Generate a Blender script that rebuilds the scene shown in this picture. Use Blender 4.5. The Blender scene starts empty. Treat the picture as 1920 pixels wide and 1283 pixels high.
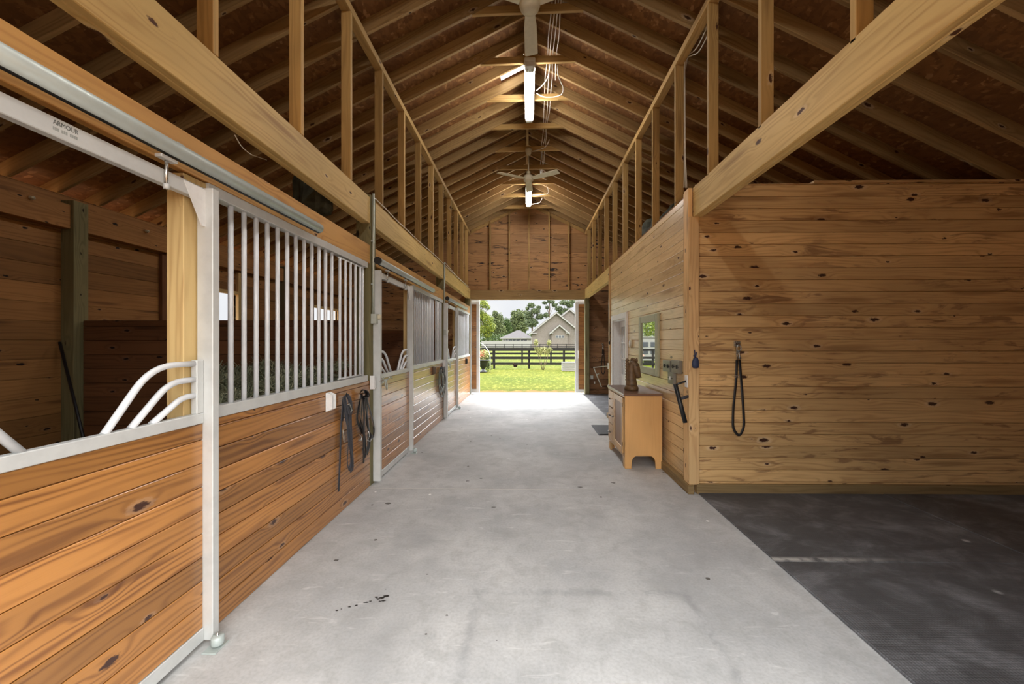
import bpy, bmesh, math, random
from mathutils import Vector, Matrix, Euler
random.seed(7)
C = bpy.context.scene.collection
PI = math.pi
R = random.Random(11)

# ------------------------------------------------------------------ camera numbers
F, VPX, EYE, TY = 740.0, 989.0, 1.5, 0.015          # focal length in px, vanishing point, eye height, tan(yaw)
TH = math.atan(TY); CT, ST = math.cos(TH), math.sin(TH); PX0 = VPX - F * TY
def yat(px, X):                                      # distance at which the plane x = X is seen at column px
    u = (px - PX0) / F
    return (X * CT + u * X * ST) / (u * CT - ST)
def dep(X, Y): return Y * CT - X * ST
def zat(py, X, Y): return EYE + (641.5 - py) * dep(X, Y) / F
def xat(px, Y):
    u = (px - PX0) / F
    return (u * Y * CT - Y * ST) / (CT + u * ST)

# ------------------------------------------------------------------ node helper
def lin(c):
    return c / 12.92 if c <= .04045 else ((c + .055) / 1.055) ** 2.4
def rgb(r, g, b): return (lin(r / 255), lin(g / 255), lin(b / 255), 1)

class G:
    def __init__(s, name):
        s.m = bpy.data.materials.new(name); s.m.use_nodes = True
        s.t = s.m.node_tree; s.t.nodes.clear()
    def node(s, typ, ins=None, **props):
        n = s.t.nodes.new(typ)
        for k, v in props.items(): setattr(n, k, v)
        for k, v in (ins or {}).items(): s.put(n.inputs[k], v)
        return n
    def put(s, sock, v):
        if hasattr(v, 'is_output'): s.t.links.new(v, sock)
        else: sock.default_value = v
    def M(s, op, a, b=None, c=None, clamp=False):
        n = s.t.nodes.new('ShaderNodeMath'); n.operation = op; n.use_clamp = clamp
        for i, v in enumerate((a, b, c)):
            if v is not None: s.put(n.inputs[i], v)
        return n.outputs[0]
    def noise(s, vec, scale, detail=2, rough=.5, dist=0):
        n = s.node('ShaderNodeTexNoise', {'Vector': vec, 'Scale': scale, 'Detail': detail, 'Roughness': rough, 'Distortion': dist})
        return n.outputs[0]
    def vor(s, vec, scale, feature='F1', dims='3D'):
        return s.node('ShaderNodeTexVoronoi', {'Vector': vec, 'Scale': scale}, feature=feature, voronoi_dimensions=dims)
    def mix(s, fac, a, b, blend='MIX'):
        n = s.t.nodes.new('ShaderNodeMix'); n.data_type = 'RGBA'; n.blend_type = blend
        s.put(n.inputs[0], fac); s.put(n.inputs[6], a); s.put(n.inputs[7], b)
        return n.outputs[2]
    def mr(s, v, a, b, c=0., d=1., smooth=True):
        n = s.node('ShaderNodeMapRange', {0: v, 1: a, 2: b, 3: c, 4: d})
        if smooth: n.interpolation_type = 'SMOOTHSTEP'
        return n.outputs[0]
    def ramp(s, fac, stops):
        n = s.node('ShaderNodeValToRGB', {0: fac}); e = n.color_ramp.elements
        while len(e) < len(stops): e.new(.5)
        for i, (p, c) in enumerate(stops): e[i].position = p; e[i].color = c
        return n.outputs[0]
    def sep(s, v):
        return s.node('ShaderNodeSeparateXYZ', {0: v}).outputs
    def comb(s, x, y, z=0.):
        return s.node('ShaderNodeCombineXYZ', {0: x, 1: y, 2: z}).outputs[0]
    def obj(s): return s.node('ShaderNodeTexCoord').outputs['Object']
    def pos(s): return s.node('ShaderNodeNewGeometry').outputs['Position']
    def uv(s): return s.node('ShaderNodeUVMap', uv_map='UVMap').outputs[0]
    def attr(s, name): return s.node('ShaderNodeAttribute', attribute_name=name).outputs['Fac']
    def done(s, color, rough=.6, spec=.5, metal=0., bump=None, bstr=.3, bdist=.002, trans=0., alpha=None, emit=None, estr=0., coat=0.):
        p = s.node('ShaderNodeBsdfPrincipled', {'Base Color': color, 'Roughness': rough, 'Metallic': metal, 'Specular IOR Level': spec})
        if trans: s.put(p.inputs['Transmission Weight'], trans)
        if coat: s.put(p.inputs['Coat Weight'], coat); p.inputs['Coat Roughness'].default_value = .22
        if emit is not None: s.put(p.inputs['Emission Color'], emit); s.put(p.inputs['Emission Strength'], estr)
        if bump is not None:
            b = s.node('ShaderNodeBump', {'Height': bump, 'Strength': bstr, 'Distance': bdist})
            s.t.links.new(b.outputs[0], p.inputs['Normal'])
        o = s.t.nodes.new('ShaderNodeOutputMaterial'); s.t.links.new(p.outputs[0], o.inputs[0])
        return s.m

def plain(name, col, rough=.5, metal=0., spec=.5, var=.02, scale=30.):
    g = G(name)
    n = g.noise(g.pos(), scale, 3)
    c2 = tuple(max(0, x * (1 - var * 4)) for x in col[:3]) + (1,)
    c = g.mix(g.mr(n, .35, .75), col, c2)
    return g.done(c, rough, spec, metal)

def wood(name, light, dark, knot, freq=90., grain=.55, tonek=1., knots=.55, rough=.55, spec=.3, stain=0., stain_col=None, streak=.25, coat=0., knot_scale=1., blot=None, desat=.05, rimk=.22):
    """Boards and lumber: UV in metres, u along the grain; the attribute tone differs per board."""
    g = G(name)
    u, v, _ = g.sep(g.uv())
    tone = g.attr('tone')
    low = g.noise(g.comb(g.M('MULTIPLY', u, .9), g.M('MULTIPLY', v, 9.), 0.), 1., 2)
    vo = g.node('ShaderNodeTexVoronoi', {'Vector': g.comb(g.M('MULTIPLY', u, 2.6 / knot_scale), g.M('MULTIPLY', v, 6.2 / knot_scale)), 'Scale': 1.}, voronoi_dimensions='2D')
    d = vo.outputs['Distance']
    rnd = g.sep(vo.outputs['Color'])
    keep = g.M('GREATER_THAN', rnd[0], 1 - knots)
    size = g.mr(rnd[1], 0., 1., .025, .1, False)
    dd = g.M('ADD', d, g.M('MULTIPLY', g.M('SUBTRACT', g.noise(g.comb(g.M('MULTIPLY', u, 40.), g.M('MULTIPLY', v, 90.)), 1., 2), .5), .11))
    km = g.M('MULTIPLY', keep, g.M('SUBTRACT', 1., g.mr(g.M('DIVIDE', dd, size), .55, 1.)))
    halo = g.M('MULTIPLY', keep, g.M('SUBTRACT', 1., g.mr(d, .05, .3)))
    warp = g.M('MULTIPLY', halo, 3.2)
    ph = g.M('ADD', g.M('ADD', g.M('MULTIPLY', v, freq), g.M('MULTIPLY', low, 15.)), warp)
    s1 = g.M('MULTIPLY_ADD', g.M('SINE', g.M('MULTIPLY', ph, 2 * PI / 3.)), .5, .5)
    s1 = g.M('POWER', s1, 2.2)
    patch = g.noise(g.comb(g.M('MULTIPLY', u, 1.3), g.M('MULTIPLY', v, 5.), 7.), 1., 2)
    s1 = g.M('MULTIPLY', s1, g.mr(patch, .3, .65, .25, 1.))
    fine = g.noise(g.comb(g.M('MULTIPLY', u, 5.), g.M('MULTIPLY', v, 260.)), 1., 3)
    gmask = g.M('MULTIPLY_ADD', s1, grain, g.M('MULTIPLY', g.M('SUBTRACT', fine, .45), streak), clamp=True)
    col = g.mix(gmask, light, dark)
    tn = g.M('MULTIPLY_ADD', g.M('SUBTRACT', tone, .5), tonek, 1.)
    blotn = g.noise(g.comb(g.M('MULTIPLY', u, .8), g.M('MULTIPLY', v, 1.6), 3.), 1.4, 3)
    tn = g.M('MULTIPLY', tn, g.mr(blotn, .25, .75, .86, 1.12))
    col = g.mix(1., col, g.comb(tn, tn, tn), 'MULTIPLY')
    if blot: col = g.mix(g.mr(g.noise(g.comb(g.M('MULTIPLY', u, .6), g.M('MULTIPLY', v, 4.), 9.), 1., 2), .5, .75, 0., .6), col, blot)
    if stain:
        sn = g.noise(g.comb(g.M('MULTIPLY', u, 2.2), g.M('MULTIPLY', v, 12.), 5.), 1., 4, .6, 1.2)
        sb = g.noise(g.comb(g.M('MULTIPLY', u, .8), g.M('MULTIPLY', v, .9), 1.), 1.3, 1)
        col = g.mix(g.M('MULTIPLY', g.mr(sn, .53, .64), g.mr(sb, .42, .6, 0., min(1., stain))), col, stain_col)
    rim = g.M('MULTIPLY', keep, g.M('MULTIPLY', g.M('SUBTRACT', 1., g.mr(g.M('DIVIDE', dd, size), 1.2, 1.7)), g.M('GREATER_THAN', rnd[2], .45)))
    col = g.mix(g.M('MULTIPLY', rim, rimk), col, g.mix(.5, light, (1, .9, .75, 1)))
    st = g.node('ShaderNodeTexVoronoi', {'Vector': g.comb(g.M('MULTIPLY', u, .9 / knot_scale), g.M('MULTIPLY', v, 8.5 / knot_scale), 3.), 'Scale': 1.}, voronoi_dimensions='2D')
    rs_ = g.sep(st.outputs['Color'])
    sd = g.M('ADD', st.outputs['Distance'], g.M('MULTIPLY', g.M('SUBTRACT', fine, .5), .16))
    sm = g.M('MULTIPLY', g.M('GREATER_THAN', rs_[0], 1 - knots * .45), g.M('SUBTRACT', 1., g.mr(sd, .06, .22)))
    col = g.mix(g.M('MULTIPLY', sm, .6), col, g.mix(.35, dark, knot))
    col = g.mix(km, col, knot)
    bw = g.node('ShaderNodeRGBToBW', {0: col}).outputs[0]
    col = g.mix(desat, col, g.comb(bw, bw, bw))
    bh = g.M('ADD', g.M('MULTIPLY', gmask, -.6), g.M('MULTIPLY', km, -.8))
    return g.done(col, rough, spec, 0., bh, .25, .0015, coat=coat)

M = {}
M['stall_board'] = wood('varnished_orange_pine', rgb(176, 119, 55), rgb(102, 56, 22), rgb(62, 30, 16), 85., .75, .55, .5, .4, .4, knot_scale=1.25, coat=.7, rimk=.15)
M['tack_board'] = wood('pale_knotty_pine', rgb(214, 174, 116), rgb(160, 112, 62), rgb(60, 30, 20), 75., .5, .3, .8, .5, .35, stain=.6, stain_col=rgb(104, 62, 40), knot_scale=1.5, coat=.8)
M['tack_side_sheen'] = wood('sheen_paled_pine', rgb(226, 194, 142), rgb(184, 140, 90), rgb(78, 46, 30), 75., .4, .2, .5, .45, .4, stain=.25, stain_col=rgb(120, 84, 56), knot_scale=1.3, coat=.9)  # tack room pine with grazing doorway sheen put into its lightened colour
M['gable_board'] = wood('stained_gable_pine', rgb(178, 134, 88), rgb(134, 94, 56), rgb(40, 24, 18), 60., .45, .35, .5, .6, .25, stain=1.6, stain_col=rgb(44, 38, 40), knot_scale=1.3)
M['beam'] = wood('sawn_yellow_beam', rgb(216, 184, 116), rgb(172, 130, 70), rgb(80, 46, 26), 60., .5, .2, .45, .55, .3, knot_scale=1.3)
M['header'] = wood('orange_header_board', rgb(206, 156, 86), rgb(160, 104, 48), rgb(84, 46, 24), 60., .5, .2, .4, .5, .35, knot_scale=1.3)
M['rafter'] = wood('rafter_lumber', rgb(166, 134, 86), rgb(118, 90, 52), rgb(66, 40, 22), 70., .5, .5, .45, .65, .25, knot_scale=1.4)
M['stud'] = wood('stud_lumber', rgb(184, 148, 88), rgb(136, 102, 54), rgb(74, 44, 26), 70., .5, .4, .45, .62, .25, knot_scale=1.4)
M['green_post'] = wood('pressure_treated_post', rgb(128, 120, 84), rgb(86, 82, 56), rgb(46, 38, 28), 60., .5, .3, .4, .7, .2, knot_scale=1.4, rimk=.04)
M['post'] = wood('pale_jamb_post', rgb(214, 184, 124), rgb(170, 128, 74), rgb(84, 52, 36), 45., .5, .25, .3, .6, .3, knot_scale=1.3)
M['old_board'] = wood('aged_stall_boards', rgb(156, 110, 60), rgb(106, 68, 36), rgb(30, 16, 12), 70., .45, .5, .6, .65, .25, knot_scale=1.1, rimk=.04)
M['kick_board'] = wood('dark_kick_boards', rgb(116, 76, 46), rgb(74, 46, 28), rgb(28, 16, 12), 70., .45, .4, .5, .65, .25, knot_scale=1.1, rimk=.04)
M['base_board'] = wood('treated_base_board', rgb(150, 124, 82), rgb(104, 82, 50), rgb(60, 44, 28), 70., .5, .3, .3, .7, .25)
M['wash_board'] = wood('dark_wash_bay_boards', rgb(150, 112, 76), rgb(104, 70, 44), rgb(40, 26, 18), 60., .5, .6, .4, .6, .25, stain=.8, stain_col=rgb(58, 40, 30))
M['corner'] = wood('corner_trim_pine', rgb(224, 184, 128), rgb(178, 126, 74), rgb(70, 38, 26), 60., .5, .2, .8, .5, .35, knot_scale=.9)

def osb_mat():
    g = G('oriented_strand_board')
    uv = g.uv(); u, v, _ = g.sep(uv)
    w = g.noise(uv, 3., 2)
    a = g.comb(g.M('ADD', g.M('MULTIPLY', u, 9.), g.M('MULTIPLY', w, 3.)), g.M('MULTIPLY', v, 26.))
    b = g.comb(g.M('ADD', g.M('MULTIPLY', u, 24.), g.M('MULTIPLY', v, 11.)), g.M('SUBTRACT', g.M('MULTIPLY', v, 15.), g.M('MULTIPLY', u, 9.)), 4.)
    va, vb = g.vor(a, 1.), g.vor(b, 1.)
    ra, rb = g.sep(va.outputs['Color'])[0], g.sep(vb.outputs['Color'])[1]
    r = g.mix(g.mr(g.noise(uv, 11., 2), .45, .55), g.comb(ra, ra, ra), g.comb(rb, rb, rb))
    r = g.sep(r)[0]
    c = g.ramp(r, [(0., rgb(116, 80, 48)), (.45, rgb(132, 93, 56)), (.9, rgb(144, 103, 62)), (1., rgb(176, 132, 88))])
    big = g.noise(uv, .9, 3)
    c = g.mix(g.mr(big, .35, .7, 0., .5), c, rgb(88, 56, 34))
    return g.done(c, .7, .2, 0., r, .3, .003)
M['osb'] = osb_mat()

def concrete_mat():
    g = G('swept_concrete')
    p = g.pos(); x, y, z = g.sep(p)
    n1 = g.noise(p, 1.1, 4, .6); n2 = g.noise(p, 6., 5, .65, .6); n3 = g.noise(p, 60., 3)
    base = g.mix(g.mr(n1, .3, .72), rgb(201, 201, 200), rgb(173, 174, 175))
    base = g.mix(g.mr(n2, .4, .72, 0., .5), base, rgb(160, 160, 158))
    base = g.mix(g.mr(n3, .35, .75, 0., .22), base, rgb(130, 130, 128))
    # pale scuffs, brushed across the aisle
    sc = g.noise(g.comb(g.M('MULTIPLY', x, 5.), g.M('MULTIPLY', y, 22.)), 1., 3, .6, .8)
    base = g.mix(g.M('MULTIPLY', g.mr(sc, .6, .76), .4), base, rgb(228, 228, 226))
    # worn grey traffic patches
    tr = g.noise(g.comb(g.M('MULTIPLY', x, .9), g.M('MULTIPLY', y, .55), 4.), 1., 3, .6)
    base = g.mix(g.mr(tr, .52, .74, 0., .45), base, rgb(140, 141, 142))
    # small dark and pale specks
    v = g.vor(p, 7.); rv = g.sep(v.outputs['Color'])
    sp = g.M('MULTIPLY', g.M('GREATER_THAN', rv[0], .93), g.M('LESS_THAN', v.outputs['Distance'], .1))
    base = g.mix(sp, base, rgb(96, 92, 86))
    v2 = g.vor(p, 5.3); rv2 = g.sep(v2.outputs['Color'])
    sp2 = g.M('MULTIPLY', g.M('GREATER_THAN', rv2[0], .9), g.M('LESS_THAN', v2.outputs['Distance'], .07))
    base = g.mix(sp2, base, rgb(240, 240, 238))
    # dust-filled saw-cut joints across the slab
    for yj in (JOINT, JOINT + 3.66):
        dj = g.M('ABSOLUTE', g.M('SUBTRACT', y, yj))
        base = g.mix(g.M('MULTIPLY', g.M('LESS_THAN', dj, .006), .7), base, rgb(226, 224, 218))
        base = g.mix(g.M('MULTIPLY', g.M('LESS_THAN', g.M('ABSOLUTE', g.M('SUBTRACT', dj, .009)), .003), .5), base, rgb(120, 118, 114))
    # faint outline a mat left behind
    bx = g.M('SUBTRACT', g.M('ABSOLUTE', g.M('SUBTRACT', x, .32)), .62)
    by = g.M('SUBTRACT', g.M('ABSOLUTE', g.M('SUBTRACT', y, 1.55)), .82)
    sd = g.M('ABSOLUTE', g.M('MAXIMUM', bx, by))
    base = g.mix(g.M('MULTIPLY', g.M('SUBTRACT', 1., g.mr(sd, .0, .05)), g.mr(n2, .35, .6, 0., .45)), base, rgb(140, 141, 143))
    return g.done(base, .72, .3, 0., g.M('ADD', n3, g.M('MULTIPLY', n2, .6)), .25, .003)
JOINT = 4.02
M['concrete'] = concrete_mat()

def mat_rubber():
    g = G('dusty_rubber')
    p = g.pos(); x, y, z = g.sep(p)
    dust = g.noise(g.comb(g.M('MULTIPLY', x, 2.2), g.M('MULTIPLY', y, 3.)), 1., 7, .72, .5)
    d2 = g.noise(p, 14., 3)
    c = g.mix(g.mr(dust, .42, .75, 0., .75), rgb(84, 84, 86), rgb(146, 147, 151))
    c = g.mix(g.mr(d2, .45, .8, 0., .3), c, rgb(62, 62, 64))
    v = g.vor(p, 5.); rv = g.sep(v.outputs['Color'])
    c = g.mix(g.M('MULTIPLY', g.M('GREATER_THAN', rv[1], .9), g.M('SUBTRACT', 1., g.mr(v.outputs['Distance'], .05, .16))), c, rgb(176, 176, 178))
    gx = g.M('ABSOLUTE', g.M('SINE', g.M('MULTIPLY', x, PI / .016))); gy = g.M('ABSOLUTE', g.M('SINE', g.M('MULTIPLY', y, PI / .016)))
    wf = g.M('MINIMUM', gx, gy)
    c = g.mix(g.M('MULTIPLY', g.mr(wf, .0, .5, 1., 0.), .35), c, rgb(50, 50, 52))
    ed = g.M('MULTIPLY', g.M('SUBTRACT', 1., g.mr(g.M('ABSOLUTE', g.M('SUBTRACT', y, 2.725)), .0, .04)), g.M('MULTIPLY', g.mr(x, 1.7, 2.8, .8, 0.), g.mr(d2, .3, .6)))
    c = g.mix(ed, c, rgb(206, 204, 198))
    return g.done(c, .62, .4, 0., wf, .6, .003)
M['rubber'] = mat_rubber()

def alu_mat(name, c, rough=.42, metal=.75):
    g = G(name); n = g.noise(g.pos(), 9., 4, .6); n2 = g.noise(g.pos(), 70., 2)
    col = g.mix(g.mr(n, .35, .7), c, tuple(x * .9 for x in c[:3]) + (1,))
    return g.done(col, g.mr(n2, .3, .7, rough - .08, rough + .1), .5, metal)
M['alu'] = alu_mat('brushed_aluminium', rgb(208, 210, 208), .45, .2)
M['bar'] = alu_mat('aluminium_tube', rgb(226, 229, 232), .4, .1)
M['galv'] = alu_mat('galvanised_track', rgb(180, 190, 187), .42, .2)
M['steel'] = alu_mat('nickel_steel', rgb(190, 190, 186), .28, .95)
M['conduit'] = alu_mat('grey_conduit', rgb(196, 202, 190), .45, .4)
M['white'] = plain('white_paint', rgb(232, 232, 230), .45)
M['white_plastic'] = plain('white_plastic', rgb(226, 226, 220), .4)
M['cream'] = plain('cream_enamel', rgb(206, 198, 172), .4)
M['black'] = plain('black_rubber', rgb(24, 24, 26), .5)
M['black_steel'] = plain('black_enamel', rgb(30, 32, 34), .35)
M['leather'] = plain('black_leather', rgb(34, 32, 32), .42, var=.1, scale=60)
M['webbing'] = plain('grey_webbing', rgb(66, 66, 72), .75, var=.1, scale=90)
M['brown_leather'] = plain('brown_leather', rgb(112, 92, 74), .5, var=.1)
M['blue'] = plain('navy_cloth', rgb(46, 56, 86), .6)
M['tarp'] = plain('dark_green_tarp', rgb(62, 64, 48), .7, var=.15, scale=12)
M['wire'] = plain('white_cable', rgb(214, 206, 190), .5)
M['galv_box'] = plain('zinc_box', rgb(150, 150, 142), .4, .6)
M['grey_box'] = plain('grey_plastic', rgb(182, 186, 176), .5)
M['glass_dark'] = plain('dark_window_glass', rgb(60, 66, 72), .12)
M['cab_side'] = wood('maple_cabinet', rgb(222, 170, 104), rgb(206, 150, 84), rgb(180, 120, 66), 50., .25, .1, 0., .4, .4)
M['cab_front'] = wood('honey_cabinet_front', rgb(204, 164, 108), rgb(170, 126, 74), rgb(130, 90, 50), 60., .4, .2, 0., .38, .4)
M['cab_panel'] = wood('brown_door_panel', rgb(150, 108, 66), rgb(112, 76, 42), rgb(90, 60, 30), 60., .4, .2, 0., .4, .4)
M['cab_top'] = wood('dark_cabinet_top', rgb(120, 88, 68), rgb(88, 62, 48), rgb(60, 40, 30), 60., .35, .2, 0., .3, .5)
M['bust'] = plain('brown_carved_horse', rgb(112, 86, 56), .5, var=.12, scale=25)
M['mirror_frame'] = plain('sage_frame', rgb(178, 180, 152), .45)
M['ink'] = plain('grey_print', rgb(86, 90, 88), .6)
M['pale_ink'] = plain('pale_print', rgb(150, 154, 150), .6)
M['grey_stain'] = plain('grey_stain', rgb(92, 89, 84), .7)
M['stain'] = plain('dark_stain', rgb(36, 32, 28), .5)
def mirror_mat():
    g = G('mirror_glass'); n = g.noise(g.pos(), 3., 1)
    return g.done(g.mix(n, rgb(236, 240, 238), rgb(226, 232, 230)), .02, .5, 1.)
M['mirror'] = mirror_mat()
def lamp_mat(name, strength):
    g = G(name); x, y, z = g.sep(g.obj())
    n = g.noise(g.obj(), 4., 1)
    return g.done(rgb(240, 240, 238), .4, .3, emit=g.mix(n, (1, .97, .93, 1), (1, .99, .96, 1)), estr=strength)
M['lamp'] = lamp_mat('lit_diffuser', 38.)
def hay_mat():
    g = G('grey_green_hay'); t = g.attr('tone'); n = g.noise(g.pos(), 20., 2)
    c = g.ramp(t, [(0., rgb(112, 118, 92)), (.5, rgb(158, 160, 130)), (1., rgb(206, 202, 168))])
    return g.done(g.mix(n, c, rgb(130, 136, 112)), .8, .2)
M['hay'] = hay_mat()
def leaf_mat(name, a, b, c):
    g = G(name); t = g.attr('tone'); n = g.noise(g.pos(), 1.2, 2)
    col = g.ramp(t, [(0., a), (.5, b), (1., c)])
    col = g.mix(g.mr(n, .35, .7, 0., .5), col, a)
    return g.done(col, .6, .3)
M['leaf_yellow'] = leaf_mat('sunny_leaves', rgb(60, 78, 18), rgb(104, 120, 32), rgb(148, 152, 60))
M['leaf_dark'] = leaf_mat('dark_leaves', rgb(60, 70, 42), rgb(84, 96, 56), rgb(116, 124, 76))
M['leaf_mid'] = leaf_mat('mid_leaves', rgb(46, 64, 32), rgb(68, 88, 42), rgb(100, 118, 62))
M['leaf_pine'] = leaf_mat('pine_needles', rgb(52, 64, 44), rgb(78, 92, 60), rgb(114, 122, 84))
M['leaf_pale'] = leaf_mat('pale_variegated_leaves', rgb(96, 104, 54), rgb(142, 142, 88), rgb(176, 172, 122))
M['flower'] = leaf_mat('pink_flowers', rgb(186, 96, 96), rgb(220, 140, 120), rgb(230, 190, 150))
M['bark'] = plain('bark', rgb(96, 80, 66), .9, var=.15, scale=8)
def grass_mat():
    g = G('lawn_grass'); p = g.pos(); x, y, z = g.sep(p)
    a = g.noise(p, .35, 3); b = g.noise(p, 3.4, 5, .75); c = g.noise(p, 60., 2)
    col = g.mix(g.mr(a, .3, .7), rgb(48, 60, 6), rgb(72, 74, 18))
    col = g.mix(g.mr(b, .4, .7, 0., .6), col, rgb(36, 50, 6))
    d_ = g.noise(g.comb(g.M('MULTIPLY', x, 3.), g.M('MULTIPLY', y, .9)), 2.2, 5, .8)
    col = g.mix(g.mr(d_, .5, .62, 0., .55), col, rgb(112, 112, 52))
    col = g.mix(g.mr(c, .4, .75, 0., .5), col, rgb(92, 94, 40))
    edge = g.M('ADD', y, g.M('MULTIPLY', g.noise(p, 2.2, 3), 1.3))
    col = g.mix(g.mr(edge, 12.6, 13.3, 1., 0.), col, rgb(110, 82, 54))
    return g.done(col, .9, .03, 0., c, .5, .02)
M['grass'] = grass_mat()
def brick_mat():
    g = G('pale_brick'); u, v, _ = g.sep(g.uv())
    n = g.node('ShaderNodeTexBrick', {'Vector': g.uv(), 'Color1': rgb(120, 112, 105), 'Color2': rgb(106, 98, 91), 'Mortar': rgb(128, 123, 117), 'Scale': 2.2, 'Mortar Size': .02})
    return g.done(n.outputs[0], .8, .2)
M['brick'] = brick_mat()
def shingle_mat():
    g = G('grey_shingles'); n = g.noise(g.pos(), 2., 4)
    return g.done(g.mix(n, rgb(52, 50, 50), rgb(70, 66, 66)), .85, .2)
M['shingle'] = shingle_mat()
M['fence_black'] = plain('black_fence_paint', rgb(30, 28, 27), .7, spec=.2)
M['vinyl'] = plain('white_vinyl', rgb(136, 135, 131), .5)
M['soil'] = plain('stall_shavings', rgb(120, 92, 64), .9, var=.15, scale=9)
M['black_hen'] = plain('dark_brown_feathers', rgb(34, 24, 20), .95, spec=.05, var=.15, scale=20)
M['red'] = plain('red_comb', rgb(150, 40, 32), .5)

# ------------------------------------------------------------------ mesh builder
WL = {}
class MB:
    def __init__(s): s.V, s.Fc, s.U, s.T, s.S = [], [], [], [], []
    def face(s, pts, uvs, tone, smooth=False):
        b = len(s.V); s.V += [tuple(p) for p in pts]; s.Fc.append(tuple(range(b, b + len(pts)))); s.U += uvs; s.T.append(tone); s.S.append(smooth)
    def box(s, x0, x1, y0, y1, z0, z1, ax=None, tone=None, M=None):
        lo, hi = (x0, y0, z0), (x1, y1, z1)
        dim = [hi[i] - lo[i] for i in range(3)]
        if ax is None: ax = dim.index(max(dim))
        tone = R.random() if tone is None else tone
        ou, ov = R.random() * 40, R.random() * 40
        b = len(s.V)
        for i in range(8):
            p = Vector((hi[0] if i & 1 else lo[0], hi[1] if i & 2 else lo[1], hi[2] if i & 4 else lo[2]))
            s.V.append(tuple(M @ p) if M is not None else tuple(p))
        quads = [((0, 4, 6, 2), 0), ((1, 3, 7, 5), 0), ((0, 1, 5, 4), 1), ((2, 6, 7, 3), 1), ((0, 2, 3, 1), 2), ((4, 5, 7, 6), 2)]
        for k, (q, na) in enumerate(quads):
            s.Fc.append(tuple(b + i for i in q)); s.T.append(tone); s.S.append(False)
            oth = [a for a in range(3) if a != na]
            if ax in oth: ua = ax; va = [a for a in oth if a != ax][0]
            else: ua, va = oth
            for i in q:
                c = [hi[a] if i >> a & 1 else lo[a] for a in range(3)]
                s.U.append((c[ua] + ou, c[va] + ov + k * .37))
    def tube(s, pts, r, n=8, tone=.5, flat=1., caps=True, closed=False, up=None):
        """sweep along pts; r a number or list; flat squeezes the second axis (straps)."""
        P = [Vector(p) for p in pts]; m = len(P)
        rs = r if isinstance(r, (list, tuple)) else [r] * m
        t0 = (P[1] - P[0]).normalized()
        ref = Vector(up) if up is not None else (Vector((0, 0, 1)) if abs(t0.z) < .9 else Vector((1, 0, 0)))
        nrm = (ref - t0 * ref.dot(t0)).normalized()
        b = len(s.V); L = 0
        for i in range(m):
            if closed: t = P[(i + 1) % m] - P[i - 1]
            else: t = (P[min(i + 1, m - 1)] - P[max(i - 1, 0)])
            t.normalize()
            nrm = nrm - t * nrm.dot(t)
            nrm = nrm.normalized() if nrm.length > 1e-6 else t.orthogonal().normalized()
            bi = t.cross(nrm)
            rr = rs[i]; ra, rb = rr if isinstance(rr, (list, tuple)) else (rr, rr * flat)
            for k in range(n):
                a = 2 * PI * k / n
                s.V.append(tuple(P[i] + nrm * (math.cos(a) * ra) + bi * (math.sin(a) * rb)))
        rng = m if closed else m - 1
        for i in range(rng):
            j = (i + 1) % m
            for k in range(n):
                k2 = (k + 1) % n
                s.Fc.append((b + i * n + k, b + i * n + k2, b + j * n + k2, b + j * n + k)); s.T.append(tone); s.S.append(True)
                s.U += [(i * .1, k * .02), (i * .1, k * .02 + .02), (i * .1 + .1, k * .02 + .02), (i * .1 + .1, k * .02)]
        if caps and not closed:
            for i, rev in ((0, True), (m - 1, False)):
                f = [b + i * n + k for k in range(n)]
                if rev: f.reverse()
                s.Fc.append(tuple(f)); s.T.append(tone); s.S.append(False); s.U += [(k * .01, 0) for k in range(n)]
    def prism(s, poly, axis, d0, d1, tone=.5, ux=0):
        """poly: 2-D outline in the two axes other than axis, extruded d0..d1."""
        oth = [a for a in range(3) if a != axis]
        b = len(s.V); n = len(poly); ou = R.random() * 30
        for d in (d0, d1):
            for p in poly:
                c = [0, 0, 0]; c[axis] = d; c[oth[0]], c[oth[1]] = p; s.V.append(tuple(c))
        uv = [(p[ux] + ou, p[1 - ux] + ou) for p in poly]
        s.Fc.append(tuple(b + i for i in range(n))); s.U += uv; s.T.append(tone); s.S.append(False)
        s.Fc.append(tuple(b + n + i for i in reversed(range(n)))); s.U += uv[::-1]; s.T.append(tone); s.S.append(False)
        for i in range(n):
            j = (i + 1) % n
            s.Fc.append((b + i, b + n + i, b + n + j, b + j)); s.T.append(tone); s.S.append(False)
            s.U += [(ou + uv[i][0], ou), (ou + uv[i][0], ou + d1 - d0), (ou + uv[j][0], ou + d1 - d0), (ou + uv[j][0], ou)]
    def lathe(s, prof, c, n=20, axis='Z', tone=.5):
        c = Vector(c); b = len(s.V); m = len(prof)
        for r, h in prof:
            for k in range(n):
                a = 2 * PI * k / n; x, y = r * math.cos(a), r * math.sin(a)
                o = {'Z': (x, y, h), 'X': (h, x, y), 'Y': (x, h, y)}[axis]
                s.V.append(tuple(c + Vector(o)))
        for i in range(m - 1):
            for k in range(n):
                k2 = (k + 1) % n
                s.Fc.append((b + i * n + k, b + i * n + k2, b + (i + 1) * n + k2, b + (i + 1) * n + k)); s.T.append(tone); s.S.append(True)
                s.U += [(k * .02, i * .05), (k * .02 + .02, i * .05), (k * .02 + .02, i * .05 + .05), (k * .02, i * .05 + .05)]
        for i in (0, m - 1):
            if prof[i][0] > 1e-5:
                s.Fc.append(tuple(b + i * n + k for k in (range(n) if i else reversed(range(n))))); s.T.append(tone); s.S.append(False); s.U += [(0, 0)] * n
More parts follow.
